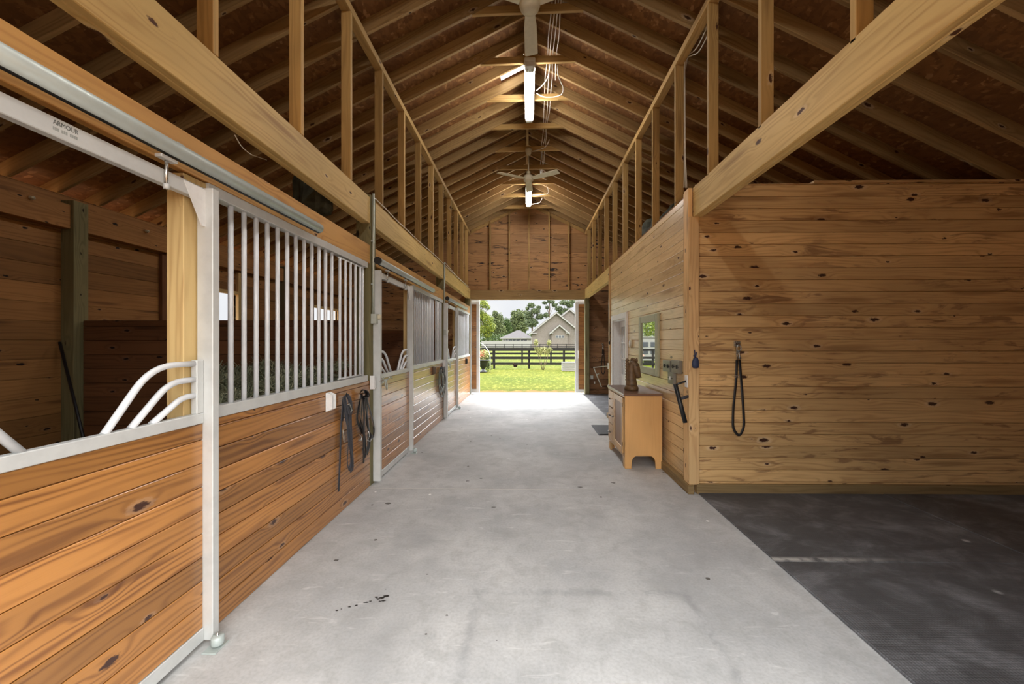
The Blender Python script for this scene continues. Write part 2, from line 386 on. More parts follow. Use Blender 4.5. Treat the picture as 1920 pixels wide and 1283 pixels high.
    def leaf(s, c, size, tone, rnd, asp=.55):
        e = Euler((rnd.uniform(0, PI), rnd.uniform(0, PI), rnd.uniform(0, 2 * PI))).to_matrix()
        a, b2 = e @ Vector((size, 0, 0)), e @ Vector((0, size * asp, 0)); c = Vector(c)
        s.face([c - a, c - b2, c + a, c + b2], [(0, 0), (1, 0), (1, 1), (0, 1)], tone)
    def cloud(s, c, rad, n, size, rnd, shell=.55, lo=0., hi=1.):
        c = Vector(c)
        for _ in range(n):
            d = Vector((rnd.gauss(0, 1), rnd.gauss(0, 1), rnd.gauss(0, 1))).normalized()
            k = rnd.uniform(shell, 1.) * (1 + .12 * math.sin(d.x * 7 + c.x) * math.cos(d.z * 6))
            s.leaf(c + Vector((d.x * rad[0] * k, d.y * rad[1] * k, d.z * rad[2] * k)), size * rnd.uniform(.6, 1.3), rnd.uniform(lo, hi), rnd)
    def build(s, name, mat, parent=None, bevel=0., seg=1, at=None):
        me = bpy.data.meshes.new(name)
        if parent is not None: w = Vector(WL[parent])
        elif at is not None: w = Vector(at)
        else:
            xs = [v[0] for v in s.V]; ys = [v[1] for v in s.V]; zs = [v[2] for v in s.V]
            w = Vector(((min(xs) + max(xs)) / 2, (min(ys) + max(ys)) / 2, min(zs)))
        me.from_pydata([(v[0] - w.x, v[1] - w.y, v[2] - w.z) for v in s.V], [], s.Fc)
        ul = me.uv_layers.new(name='UVMap')
        ul.data.foreach_set('uv', [x for p in s.U for x in p])
        at_ = me.attributes.new('tone', 'FLOAT', 'FACE'); at_.data.foreach_set('value', s.T)
        me.polygons.foreach_set('use_smooth', s.S)
        me.materials.append(M[mat] if isinstance(mat, str) else mat)
        me.validate(); me.update()
        o = bpy.data.objects.new(name, me); C.objects.link(o)
        if parent is not None: o.parent = parent; WL[o] = WL[parent]
        else: o.location = w; WL[o] = tuple(w)
        if bevel:
            md = o.modifiers.new('edge', 'BEVEL'); md.width = bevel; md.segments = seg; md.limit_method = 'ANGLE'; md.angle_limit = .6
        return o

def tag(o, label=None, cat=None, group=None, kind=None):
    if label: o['label'] = label
    if cat: o['category'] = cat
    if group: o['group'] = group
    if kind: o['kind'] = kind
    return o
def thing(name, label, cat, loc, group=None):
    o = bpy.data.objects.new(name, None); C.objects.link(o); o.location = loc; o.empty_display_size = .1
    WL[o] = tuple(loc); return tag(o, label, cat, group)
def struct(o): o['kind'] = 'structure'; return o
def copy_tree(o, off, parent=None):
    c = o.copy(); C.objects.link(c)
    if parent is None:
        c.location = Vector(o.location) + Vector(off); WL[c] = tuple(c.location)
    else: c.parent = parent; WL[c] = WL[parent]
    for ch in list(o.children): copy_tree(ch, off, c)
    return c
def wpart(name, mat, parent, *boxes, bevel=.002):
    m = MB()
    for b in boxes: m.box(*b)
    return m.build(name, mat, parent, bevel)
def onebox(name, mat, label, cat, b, group=None, bevel=.003, ax=None):
    m = MB(); m.box(*b, ax=ax)
    return tag(m.build(name, mat, None, bevel), label, cat, group)
ORD = ('first second third fourth fifth sixth seventh eighth ninth tenth eleventh twelfth thirteenth fourteenth fifteenth sixteenth seventeenth '
       'eighteenth nineteenth twentieth twenty-first twenty-second twenty-third twenty-fourth twenty-fifth twenty-sixth twenty-seventh twenty-eighth twenty-ninth thirtieth').split()

PITCH = .1175
def planks(mb, plane, c0, c1, a0, a1, z0, z1, holes=(), pitch=PITCH, maxlen=9., top=None, gap=.0018, butt=False):
    """Horizontal boards filling a0..a1 by z0..z1; plane 'X' or 'Y' is the board's normal, c0..c1 its thickness; top(a) cuts them under a slope."""
    z = z0
    while z < z1 - .004:
        zt = min(z + pitch, z1)
        cuts = sorted({z, zt} | {h for q in holes for h in (q[2], q[3]) if z < h < zt})
        joints = []; a = a0 + R.uniform(.5, maxlen)
        while butt and a < a1 - .4: joints.append(a); a += R.uniform(1.6, maxlen)
        tones = [R.random() for _ in range(len(joints) + 1)]
        for za, zb in zip(cuts, cuts[1:]):
            segs = [(a0, a1)]
            for q in holes:
                if q[2] < zb - 1e-4 and q[3] > za + 1e-4:
                    segs = [t for s0, s1 in segs for t in ((s0, min(s1, q[0])), (max(s0, q[1]), s1)) if t[1] - t[0] > .005]
            if top is not None:
                lim = top(za); segs = [(max(s0, -lim), min(s1, lim)) for s0, s1 in segs if min(s1, lim) - max(s0, -lim) > .01]
            for s0, s1 in segs:
                ends = [s0] + [j for j in joints if s0 + .05 < j < s1 - .05] + [s1]
                for e0, e1 in zip(ends, ends[1:]):
                    tn = tones[sum(1 for j in joints if j <= e0 + 1e-6)]
                    p0 = za + (gap if za == z else 0); p1 = zb - (gap if zb == zt else 0)
                    if plane == 'X': mb.box(c0, c1, e0, e1, p0, p1, 1, tn)
                    else: mb.box(e0, e1, c0, c1, p0, p1, 0, tn)
                q0, q1 = c0 + (c1 - c0) * .4, c0 + (c1 - c0) * .6
                if plane == 'X': mb.box(q0, q1, s0 + .001, s1 - .001, za, zb, 1, .2)
                else: mb.box(s0 + .001, s1 - .001, q0, q1, za, zb, 0, .2)
        z = zt

# ------------------------------------------------------------------ main dimensions (metres)
AX = 1.64                     # aisle half width
OX = 4.87                     # inside of the outer walls
YF, YG = .45, 11.35           # front gable, far gable
P2, P3 = yat(693.5, -AX), yat(831.5, -AX)      # stall posts
STUD0, SP = 2.035, .8
def rz(x): return 5.505 - .5 * abs(x)          # underside of rafters
BZ0, BZ1 = 2.735, 3.01        # big beams
TW = 3.94                     # front face of the tack room
TB = yat(1143, AX)            # its far end

# ------------------------------------------------------------------ floor and ground
m = MB(); m.box(-1.70, 5.4, YF - .1, YG + .3, -.12, 0., 1)
struct(m.build('floor', 'concrete', at=(0, 0, 0)))
m = MB(); m.box(-5.1, -1.70, YF - .1, YG + .1, -.12, .015, 1)
struct(m.build('floor_stalls', 'soil', at=(0, 0, 0)))
m = MB(); m.box(-6., 6., -9., YF - .1, -.14, -.01, 1)
struct(m.build('floor_apron', 'soil', at=(0, 0, 0)))
m = MB(); m.box(-400, 400, YG + .3, 700, -.3, -.03, 1); m.box(-400, 400, -120, -9.0, -.3, -.03, 1); m.box(-400, -6., -9., YG + .3, -.3, -.03, 1); m.box(6., 400, -9., YG + .3, -.3, -.03, 1)
struct(m.build('ground', 'grass', at=(0, 0, 0)))

# ------------------------------------------------------------------ outer walls
wins = [(yat(309, -OX), yat(442, -OX), 1.25, 2.29), (yat(585, -OX), yat(632, -OX), 1.9, 2.29)]
m = MB(); planks(m, 'X', -OX - .03, -OX, YF, YG + .05, 0, 3.05, wins, .19)
struct(m.build('wall_left', 'old_board', bevel=.004))
m = MB(); planks(m, 'X', 5.25, 5.28, YF, YG + .05, 0, 3.0)
struct(m.build('wall_right', 'tack_board', bevel=.004))
roof_lim = lambda z: max(0., (rz(0) + .15 - z) / .5)
m = MB()
planks(m, 'Y', YG + .0, YG + .03, -OX, -AX - .1, 0, BZ0 + .25)
planks(m, 'Y', YG + .0, YG + .03, -5.2, 5.25, BZ0 + .25, 5.6, (), .27, 9., roof_lim)
struct(m.build('wall_back', 'gable_board', bevel=.004))
m = MB(); planks(m, 'Y', YG - .01, YG + .02, AX + .11, 5.25, 0, BZ0 + .25, (), .15)
struct(m.build('wall_back_wash_bay', 'wash_board', bevel=.004))
m = MB()
planks(m, 'Y', YF - .04, YF - .01, -OX, -AX - .05, 0, BZ0)
planks(m, 'Y', YF - .04, YF - .01, AX + .05, 5.25, 0, BZ0)
planks(m, 'Y', YF - .04, YF - .01, -5.2, 5.25, BZ0, 5.6, (), .235, 3.2, roof_lim)
struct(m.build('wall_front', 'gable_board', bevel=.004))
# tack room
DY0, DY1, DZ = 6.56, 7.55, 1.90
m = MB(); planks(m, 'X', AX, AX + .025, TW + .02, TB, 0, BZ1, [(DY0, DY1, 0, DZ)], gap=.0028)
struct(m.build('wall_tack_room_side', 'tack_side_sheen', bevel=.006))
m = MB(); planks(m, 'Y', TW, TW + .025, AX + .03, 5.25, 0, 3.07, gap=.0025)
struct(m.build('wall_tack_room_front', 'tack_board', bevel=.005))
m = MB(); planks(m, 'Y', TB - .025, TB, AX + .03, 5.25, 0, 3.02)
struct(m.build('wall_tack_room_back', 'wash_board', bevel=.003))
m = MB(); m.box(AX + .03, 5.25, TW + .03, TB - .03, 2.99, 3.05, 1)
struct(m.build('ceiling_tack_room', 'osb', at=(0, 0, 0)))
m = MB(); m.box(xat(1525, TW), 5.24, TW - .012, TW + .1, 3.068, 3.092)
struct(m.build('trim_1', 'tack_board', bevel=.002))
# corner boards and base boards
m = MB(); m.box(AX - .045, AX + .055, TW - .022, TW, .09, BZ1 - .27); m.box(AX - .045, AX - .002, TW, TW + .11, .09, BZ1 + .02); m.box(AX - .028, AX - .002, TW + .11, TW + .17, .09, BZ1 + .02)
struct(m.build('trim_2', 'corner', bevel=.004))
m = MB(); m.box(AX + .03, 5.25, TW - .028, TW, 0, .10)
struct(m.build('baseboard_front', 'base_board', bevel=.003))
m = MB(); m.box(AX - .06, AX - .002, TW - .035, TB, 0, .09)
struct(m.build('baseboard_side', 'base_board', bevel=.003))
m = MB(); m.box(AX - .02, AX, TB - .08, TB + .01, 0, BZ1)
struct(m.build('trim_3', 'tack_board', bevel=.003))

# ------------------------------------------------------------------ roof sheathing (with the open ridge slot)
SKY = (2.035 + .8 * 4.5 + .03, 2.035 + .8 * 5 - .03, .05, .40)
def roof_side(sg, name, hole=None):
    m = MB()
    def quad(xa, xb, y0, y1):
        for off, rev in ((.156, False), (.18, True)):
            P = [(sg * xa, y0, rz(xa) + off), (sg * xb, y0, rz(xb) + off), (sg * xb, y1, rz(xb) + off), (sg * xa, y1, rz(xa) + off)]
            U = [(p[1], abs(p[0]) * 1.118) for p in P]
            if rev != (sg < 0): P.reverse(); U.reverse()
            m.face(P, U, .5)
    y0, y1 = YF - .3, YG + .35
    if hole:
        a, b, x0, x1 = hole
        quad(0, x0, a, b); quad(x1, 5.75, a, b); quad(0, 5.75, y0, a); quad(0, 5.75, b, y1)
    else: quad(0, 5.75, y0, y1)
    return struct(m.build(name, 'osb', at=(0, 0, 0)))
roof_side(-1, 'ceiling_left', SKY)
roof_side(1, 'ceiling_right')

# ------------------------------------------------------------------ rafters, ties, studs, plates
ROWS = [STUD0 + .4 * j for j in range(-3, 24)]
n_r = len(ROWS)
for sg, where, dy in ((-1, 'over the stalls', .015), (1, 'over the tack room side', -.015)):
    for j, y in enumerate(ROWS):
        m = MB(); L = 5.35 * 1.118; ang = math.atan(.5)
        Mx = Matrix.Translation((0, y + dy, rz(0))) @ Matrix.Rotation(ang if sg > 0 else -ang, 4, 'Y')
        if sg > 0: m.box(.0, L, -.019, .019, 0, .1395, 0, None, Mx)
        else: m.box(-L, .0, -.019, .019, 0, .1395, 0, None, Mx)
        tag(m.build('rafter', 'rafter', None, .003), f'sloping pine rafter {where}, {ORD[n_r - 1 - j]} from the far gable wall', 'rafter', 'roof rafters ' + where)
TIES = [STUD0 + .8 * k for k in range(1, 12)]
for i, y in enumerate(TIES):
    m = MB(); zt = 5.19 if i < len(TIES) - 1 else 5.17
    hb_, ht = (rz(0) - zt) / .5 - .004, (rz(0) - zt - .089) / .5 - .004
    v0 = len(m.V); m.prism([(-hb_, zt), (hb_, zt), (ht, zt + .089), (-ht, zt + .089)], 1, -.019, .019, R.random())
    sk = lambda v: (v[0], v[1] + y - .035 * v[0], v[2])
    m.V = [sk(v) for v in m.V]
    tag(m.build('collar_tie', 'stud', None, .003), f'short level collar tie below the ridge, {ORD[len(TIES) - 1 - i]} from the far gable wall', 'collar tie', 'collar ties under the ridge')
m = MB(); m.box(-.02, .02, YF, YG, rz(0) - .02, rz(0) + .15, 1)
tag(m.build('ridge_board', 'rafter'), 'long ridge board along the peak of the roof where the rafters meet', 'ridge board')
for sg, where in ((-1, 'stall side'), (1, 'tack room side')):
    for k in range(-1, 12):
        y = STUD0 + .8 * k + (.02 if sg < 0 else -.02)
        if y > YG - .1: continue
        m = MB(); xa, xb = (AX, AX + .09) if sg > 0 else (-AX - .09, -AX)
        m.box(xa, xb, y - .019, y + .019, BZ1 + .001, 4.575)
        tag(m.build('knee_wall_stud', 'stud', None, .003), f'upright stud on the {where} beam, {ORD[11 - k]} from the far gable wall', 'stud', f'knee wall studs on the {where}')
    xa, xb = (AX, AX + .09) if sg > 0 else (-AX - .09, -AX)
    m = MB(); m.box(xa, xb, YF, YG - .02, 4.575, 4.65)
    tag(m.build('top_plate', 'stud', None, .003), f'long horizontal plate on top of the {where} studs under the rafters', 'plate')
# gable studs
gx = [-1.62, -1.07, -.52, .04, .62, 1.18, 1.62]
for i, x in enumerate(gx[1:-1]):
    m = MB(); m.box(x - .019, x + .019, YG - .09, YG - .001, BZ1 - .02, rz(x) + .05)
    tag(m.build('gable_stud', 'stud', None, .003), f'upright stud on the far gable boards, {ORD[i]} from the stall side', 'stud', 'studs on the far gable wall')
for sg, where in ((-1, 'stall side'), (1, 'tack room side')):
    m = MB(); a, b = sg * .02, sg * 1.62
    poly = [(a, rz(a) - .075), (b, rz(b) - .075), (b, rz(b) + .02), (a, rz(a) + .02)]
    m.prism(poly, 1, YG - .05, YG - .005)
    tag(m.build('gable_rake_board', 'stud', None, .002), f'sloping edge board along the top of the far gable, {where}', 'board')

# ------------------------------------------------------------------ beams and posts
PW = .145
segs = [(YF, P2), (P2 + PW, P3), (P3 + PW, YG - .02)]
for (a, b), w in zip(segs, ('above the stall door with printed rail', 'between the two conduit posts', 'meeting the far gable')):
    m = MB(); m.box(-AX - .045, -AX + .0, a, b, BZ0, BZ1); m.box(-AX - .09, -AX - .046, a, b, BZ0, BZ1)
    tag(m.build('carrying_beam', 'beam', None, .004), f'thick pine beam on the stall side {w}', 'beam', 'beams over the stall fronts')
m = MB(); m.box(AX, AX + .045, YF, TW - .002, BZ0, BZ1 + .02); m.box(AX + .046, AX + .09, YF, TW - .002, BZ0, BZ1 + .02)
tag(m.build('carrying_beam', 'beam', None, .004), 'pale pine beam running up to the tack room corner over the mats', 'beam')
m = MB(); m.box(AX, AX + .045, TB, YG - .02, BZ0, BZ1); m.box(AX + .046, AX + .09, TB, YG - .02, BZ0, BZ1)
tag(m.build('carrying_beam', 'beam', None, .004), 'short pine beam over the wash bay beyond the tack room', 'beam')
m = MB(); m.box(-AX, AX, YG - .06, YG - .002, BZ0 - .01, BZ1 - .02)
tag(m.build('door_header_beam', 'rafter', None, .004), 'dark brown beam across the far doorway below the gable', 'beam')
for y, w in ((P2, 'beside the hanging bridles, carrying the conduit'), (P3, 'between the second and third stalls')):
    onebox('stall_post', 'green_post', f'weathered square post {w}', 'post', (-AX - PW, -AX + .004, y, y + PW, 0, BZ1 + .03))
onebox('stall_post', 'green_post', 'weathered square post at the far doorway, stall side', 'post', (-AX - PW, -AX, YG - PW - .02, YG - .02, 0, BZ0))
onebox('wash_bay_post', 'green_post', 'dark green post at the corner of the wash bay', 'post', (AX - .01, AX + .11, YG - .17, YG - .03, 0, BZ0))
JY = [1.86 + (P3 - P2) * k for k in range(3)]
jw = ('in the doorway of the stall nearest the front', 'inside the middle stall doorway', 'inside the last stall doorway')
for y, w in zip(JY, jw):
    onebox('jamb_post', 'post', f'pale square door post {w}', 'post', (-AX - .085, -AX - .002, y, y + .19, 0, 2.31))
# outer wall posts and beam in the stalls
for y, w in ((P2 - .04, 'in the back corner of the first stall'), (P3 - .04, 'in the back corner of the second stall')):
    onebox('outer_wall_post', 'green_post', f'dark green-stained post {w}', 'post', (-OX + .001, -OX + .14, y, y + .14, 0, 2.98))
for k, (a, b) in enumerate(((YF, P2 - .041), (P2 + .101, P3 - .041), (P3 + .101, YG - .01))):
    onebox('outer_wall_beam', 'old_board', f'heavy beam on the outer wall of the {ORD[k]} stall under the rafter feet', 'beam', (-OX + .001, -OX + .11, a, b, 2.68, 2.93))
for k, (a, b, z0, z1) in enumerate(wins):
    t = thing('stall_window_frame', f'wooden frame of the opening in the outer wall of the {ORD[k + 1]} stall', 'window frame', (-OX, (a + b) / 2, z0), 'stall window frames')
    wpart('jamb', 'kick_board', t, (-OX + .001, -OX + .05, a - .09, a, z0, 2.67))
    wpart('jamb', 'post', t, (-OX - .05, -OX + .05, b, b + .09, z0, 2.67))
    wpart('sill', 'post', t, (-OX - .06, -OX + .04, a, b, z0 - .04, z0))
    wpart('head', 'post', t, (-OX - .05, -OX + .04, a, b, z1, z1 + .05))

for px, w in ((54, 'nearer the entrance'), (271, 'by the door post')):
    y = yat(px, -OX + .1); x = -OX + .112
    t = thing('wire_insulator', f'small pale insulator on the outer wall beam of the first stall {w}', 'insulator', (x, y, 2.90))
    m = MB(); m.lathe([(0, 0), (.014, .0), (.02, .012), (.012, .024), (.018, .034), (0, .04)], (x, y, 2.88), 12, 'X'); m.build('knob', 'cream', t)
    m = MB(); m.tube([(x - .001, y, 2.88), (x + .046, y, 2.88)], .004, 6); m.build('pin', 'steel', t)
# ------------------------------------------------------------------ stall partitions
for k, (y, w) in enumerate(((P2 + .03, 'first and second'), (P3 + .03, 'second and third'))):
    m = MB(); planks(m, 'Y', y, y + .04, -OX + .16, -AX - PW - .005, .015, 1.73, (), .15)
    tag(m.build('stall_partition', 'kick_board', None, .004), f'dark plank partition between the {w} stalls', 'partition', 'stall partitions')

# ------------------------------------------------------------------ stall fronts: headers, board panels, grilles
def bay(k): return (P3 - P2) * k
names = ('of the stall nearest the front', 'of the middle stall', 'of the stall next to the far doorway')
ends = [P2, P3, YG - PW - .02]
for k in range(3):
    a, b = (YF if k == 0 else (P2, P3)[k - 1] + PW), ends[k]
    onebox('header_board', 'header', f'orange pine header board over the door track {names[k]}', 'header', (-AX - .04, -AX, a, b - .002, 2.318, 2.51), 'header boards over the stall fronts', ax=1)
    j = JY[k] + .192
    t = thing('plank_partition', f'fixed varnished plank wall below the bars {names[k]}', 'stall wall', (-AX, (j + b) / 2, 0), 'fixed stall fronts')
    m = MB(); planks(m, 'X', -AX - .04, -AX, j, b - .003, .0, 1.10)
    m.build('plank_panel', 'stall_board', t, .0055)
    # grille
    t = thing('bar_grille', f'aluminium bar grille {names[k]}', 'grille', (-AX, (j + b) / 2, 1.10), 'bar grilles on the stall fronts')
    g0, g1 = j - .06, b - .08
    wpart('bottom_rail', 'alu', t, (-AX - .05, -AX + .012, g0, g1, 1.102, 1.162))
    wpart('top_rail', 'alu', t, (-AX - .05, -AX + .012, g0, g1, 2.258, 2.314))
    n = 19
    for i in range(n):
        y = g0 + .085 + i * (g1 - g0 - .15) / (n - 1)
        fd = 13 <= i <= 17
        m = MB(); m.tube([(-AX - .018 + (.02 if fd else 0), y, 1.160 if not fd else 1.178), (-AX - .018 + (.02 if fd else 0), y, 2.262 if not fd else 2.235)], .0135 if not fd else .0115, 10)
        m.build('bar', 'bar', t)
    y0 = g0 + .085 + 12.7 * (g1 - g0 - .15) / (n - 1); y1 = g0 + .085 + 17.4 * (g1 - g0 - .15) / (n - 1)
    for z in (1.178, 2.235):
        m = MB(); m.tube([(-AX + .002, y0, z), (-AX + .002, y1, z)], .007, 8); m.build('feed_door_rail', 'alu', t)
    # door track
    ty = .55 + bay(k)
    t = thing('door_track', f'round galvanised sliding door track {names[k]}', 'track', (-AX + .06, ty + 1.2, 2.32), 'sliding door tracks')
    m = MB(); m.tube([(-AX + .065, ty, 2.358), (-AX + .065, ty + 2.41, 2.358)], .036, 16); m.build('tube', 'galv', t)
    m = MB(); m.tube([(-AX + .065, ty - .03, 2.358), (-AX + .065, ty - .001, 2.358)], .039, 16); m.build('end_cap', 'black', t)
    for q in (.35, 1.2, 2.05):
        m = MB(); m.box(-AX + .0005, -AX + .066, ty + q, ty + q + .04, 2.392, 2.402); m.box(-AX + .0005, -AX + .006, ty + q, ty + q + .04, 2.36, 2.43); m.build('bracket', 'galv', t)
    if k < 3:
        t = thing('door_track_slot', '', '', (0, 0, 0)) if False else t
        m = MB(); m.box(-AX + .058, -AX + .072, ty + .01, ty + 2.4, 2.319, 2.3235); m.build('slot', 'black', t)

# ------------------------------------------------------------------ sliding stall doors
XF, XB, RF, RB = -1.555, -1.6, -1.597, -1.634
def tubepath(pts, rad=.09, n=6):
    """polyline with rounded corners"""
    P = [Vector(p) for p in pts]; out = [P[0]]
    for i in range(1, len(P) - 1):
        a, b, c = P[i - 1], P[i], P[i + 1]
        d1, d2 = (a - b), (c - b); r = min(rad, d1.length * .48, d2.length * .48)
        s, e = b + d1.normalized() * r, b + d2.normalized() * r
        for k in range(n + 1):
            t = k / n; out.append(s * (1 - t) ** 2 + b * 2 * t * (1 - t) + e * t * t)
    out.append(P[-1]); return out
DW = 1.22
d0 = yat(411, XF) - DW
def make_door():
    t = thing('stall_door', '', 'sliding door', (XF, d0 + DW / 2, .025))
    t['label'] = 'sliding aluminium and plank stall door with a printed top rail, at the front of the aisle'
    y0, y1 = d0, d0 + DW; S = .042; ZT = 2.262
    for a in (y0, y1 - S):
        m = MB(); m.box(RB, XF, a, a + S, .025, ZT); m.build('stile', 'alu', t, .003)
    wpart('top_rail', 'alu', t, (RB, RF, y0 + S, y1 - S, 2.196, ZT - .001), bevel=.003)
    wpart('mid_rail', 'alu', t, (RB, RF, y0 + S, y1 - S, 1.100, 1.150), bevel=.003)
    wpart('bottom_rail', 'alu', t, (RB, RF, y0 + S, y1 - S, .025, .09), bevel=.003)
    m = MB(); planks(m, 'X', RB + .006, RF - .006, y0 + S, y1 - S, .09, 1.100, (), .116); m.build('plank_panel', 'stall_board', t, .0055)
    for a, sg in ((y0 + S, 1), (y1 - S, -1)):
        m = MB(); m.prism([(a, ZT - .01), (a + sg * .12, ZT - .01), (a + sg * .02, 2.07), (a, 2.07)], 0, RF + .001, RF + .006); m.build('corner_gusset', 'white', t)
        x = RF - .018
        br = MB(); br.box(RB + .004, RF - .002, min(a, a + sg * .04), max(a, a + sg * .04), 1.15, 1.412); br.build('yoke_bracket', 'alu', t, .003)
        for zz, foot, run in ((1.395, .425, .235), (1.318, .325, .15), (1.24, .235, .085)):
            s0 = a + sg * .02
            m = MB(); m.tube(tubepath([(x, s0, zz), (x, s0 + sg * run, zz), (x, s0 + sg * foot, 1.146)], .12 if zz > 1.35 else .1), .0135, 10); m.build('yoke_tube', 'bar', t)
    for a in (yat(307, RF) - .0, y0 + .3):
        tr = MB(); tr.tube([(RF + .012, a, 2.17), (RF + .012, a, 2.335)], .007, 8)
        trb = tr.build('hanger_bolt', 'steel', t)
        m = MB(); m.box(RF - .004, RF + .028, a - .04, a + .04, 2.298, 2.312); m.build('trolley', 'alu', trb, .002)
        m = MB(); m.tube([(RF + .012, a, 2.172), (RF + .012, a, 2.194)], .012, 6); m.build('nut', 'alu', trb)
    return t
door = make_door()
dl = [None, 'sliding aluminium and plank stall door in the middle of the stall row, latched beside the conduit post', 'sliding aluminium and plank stall door of the last stall, close to the far doorway']
door['group'] = 'sliding stall doors'
d_off = [0, yat(776, XF) - yat(411, XF) - .01, yat(860, XF) - yat(411, XF) - .02]
for k in (1, 2):
    d = copy_tree(door, (0, d_off[k], 0)); d['label'] = dl[k]
# printing on the nearest door's top rail
def text(body, size, loc, rot, name, mat, parent):
    cu = bpy.data.curves.new(name, 'FONT'); cu.body = body; cu.size = size; cu.extrude = .0004; cu.align_x = 'LEFT'
    o = bpy.data.objects.new(name, cu); C.objects.link(o); cu.materials.append(M[mat]); o.parent = parent
    w = WL[parent]; o.location = Vector(loc) - Vector(w); o.rotation_euler = rot; return o
top_rail = [c for c in door.children if c.name.startswith('top_rail')][0]
ly = yat(122, XF)
tx = text('ARMOUR', .0225, (RF + .0004, ly, 2.236), (PI / 2, 0, PI / 2), 'lettering', 'ink', top_rail)
tx.scale = (.8, 1, 1)
m = MB(); q = ly
for i in range(12):
    if i not in (3, 7): m.box(RF - .0005, RF + .0003, q, q + .005, 2.216, 2.227)
    q += .0062
m.build('faint_print', 'pale_ink', top_rail)

# floor guides
for k in range(3):
    y = d0 + DW + d_off[k] + .0
    t = thing('door_guide_roller', f'small floor roller guiding the sliding door {names[k]}', 'roller', (XF + .03, y - .03, 0), 'door guide rollers')
    wpart('base_plate', 'galv', t, (XF - .01, XF + .06, y - .10, y - .01, .0, .006))
    m = MB(); m.lathe([(.0, .012), (.022, .012), (.028, .02), (.028, .05), (.022, .058), (0, .058)], (XF + .032, y - .05, 0), 16); m.build('wheel', 'galv', t)
    m = MB(); m.tube([(XF + .032, y - .05, .004), (XF + .032, y - .05, .072)], .006, 8); m.build('pin', 'steel', t)
# latches beside the second and third doors
for k in (1, 2):
    y = d0 + d_off[k]
    t = thing('door_latch', 'steel bolt latch with a white plate on the ' + ('middle' if k == 1 else 'last') + ' stall door edge', 'latch', (XF, y, 1.0), 'stall door latches')
    m = MB(); m.prism([(y - .085, 1.01), (y - .035, 1.03), (y - .035, 1.13), (y - .085, 1.15)], 0, -AX + .006, -AX + .055); m.build('plate', 'white', t)
    m = MB(); m.tube([(XF + .022, y - .06, 1.09), (XF + .022, y + .16, 1.09)], .008, 8); m.build('bolt', 'steel', t)
    m = MB(); m.tube(tubepath([(XF + .022, y + .14, 1.09), (XF + .055, y + .15, 1.12), (XF + .055, y + .2, 1.10)], .02), .006, 8); m.build('handle', 'steel', t)
    m = MB(); m.tube([(XF + .03, y + .05, 1.085), (XF + .032, y + .06, 1.04), (XF + .035, y + .1, .98), (XF + .03, y + .12, 1.03), (XF + .03, y + .09, 1.085)], .006, 8, flat=.6); m.build('chain', 'galv', t)
    m = MB(); m.box(XF + .0, XF + .014, y + .02, y + .07, 1.06, 1.12); m.build('keeper', 'steel', t, .002)

# blanket-bar brackets on the stall fronts
for px, py0, py1, mt, w, k in ((615, 736, 771, 'white', 'white trapezoid bracket on the planks beside the grey reins', 0), (811.5, 687, 703, 'brown_leather', 'dull brown bracket on the planks of the middle stall', 1), (873, 672, 683, 'black_steel', 'small black bracket on the planks of the last stall', 2)):
    X = -AX + .0; y = yat(px, X)
    z1, z0 = zat(py0, X, y), zat(py1, X, y)
    t = thing('bridle_bracket', w, 'bracket', (X, y, z0))
    m = MB(); m.box(X + .001, X + .008, y - .045, y + .045, z0, z1); m.build('back_plate', mt, t, .003)
    m = MB(); m.prism([(z0 + .0, X + .008)[::-1], (X + .05, z0 + .02), (X + .05, z1 - .02), (X + .008, z1)], 1, y + .02, y + .036); m.build('side_plate', mt, t, .002)
    m = MB(); m.prism([(X + .008, z0), (X + .05, z0 + .02), (X + .05, z1 - .02), (X + .008, z1)], 1, y - .036, y - .02); m.build('side_plate', mt, t, .002)

# ------------------------------------------------------------------ reins and halters on the stall fronts
def strap(m, pts, w=.011, th=.003, up=(1, 0, 0), rad=.06):
    w *= 1.55; m.tube(tubepath(pts, rad, 5), (th, w) if False else [(th, w)] * len(tubepath(pts, rad, 5)), 8, up=up)
X = -AX
def P(px, py, dx=.03): y = yat(px, X + dx); return (X + dx, y, zat(py, X + dx, y))
t = thing('lead_rein', 'long grey webbing reins looped over a hook, the end hanging almost to the floor', 'reins', (X, yat(648, X), zat(922, X, yat(648, X))))
m = MB()
strap(m, [P(642, 790, .02), P(643, 748, .03), P(650, 740, .05), P(656, 748, .05), P(657, 800, .04), P(660, 868, .03), P(655, 884, .03), P(651, 870, .03), P(655, 800, .03), P(648, 745, .04)])
strap(m, [P(646, 742, .03), P(650, 780, .05), P(654, 830, .05), P(662, 860, .045), P(662, 880, .04), P(657, 884, .035)])
strap(m, [P(644, 744, .04), P(647, 775, .035), P(655, 815, .035), P(658, 850, .03)])
strap(m, [P(653, 742, .055), P(659, 752, .06), P(660, 775, .05), P(655, 778, .05), P(652, 760, .045)])
m.build('looped_reins', 'webbing', t)
m = MB(); strap(m, [P(645, 744, .025), P(640, 790, .02), P(638, 850, .02), P(635, 922, .02)]); m.build('loose_end', 'webbing', t)
m = MB(); m.tube(tubepath([P(652, 760, .06), P(655, 757, .065), P(660, 770, .065), P(657, 774, .06)], .01), .004, 6); m.build('snap_clip', 'steel', t)
m = MB(); m.tube([P(650, 741, .0), P(650, 741, .06), P(650, 737, .065)], .005, 6); m.build('hook', 'black_steel', t)
m = MB()
for q in (643, 645): m.tube([P(643, 806, .02), P(q, 818, .02), P(q + 2, 830, .02)], .0015, 4)
m.build('frayed_thread', 'wire', t)
t = thing('bridle', 'black leather bridle with silver bits bunched on a hook beside the conduit post', 'bridle', (X, yat(685, X), zat(870, X, yat(685, X))))
m = MB()
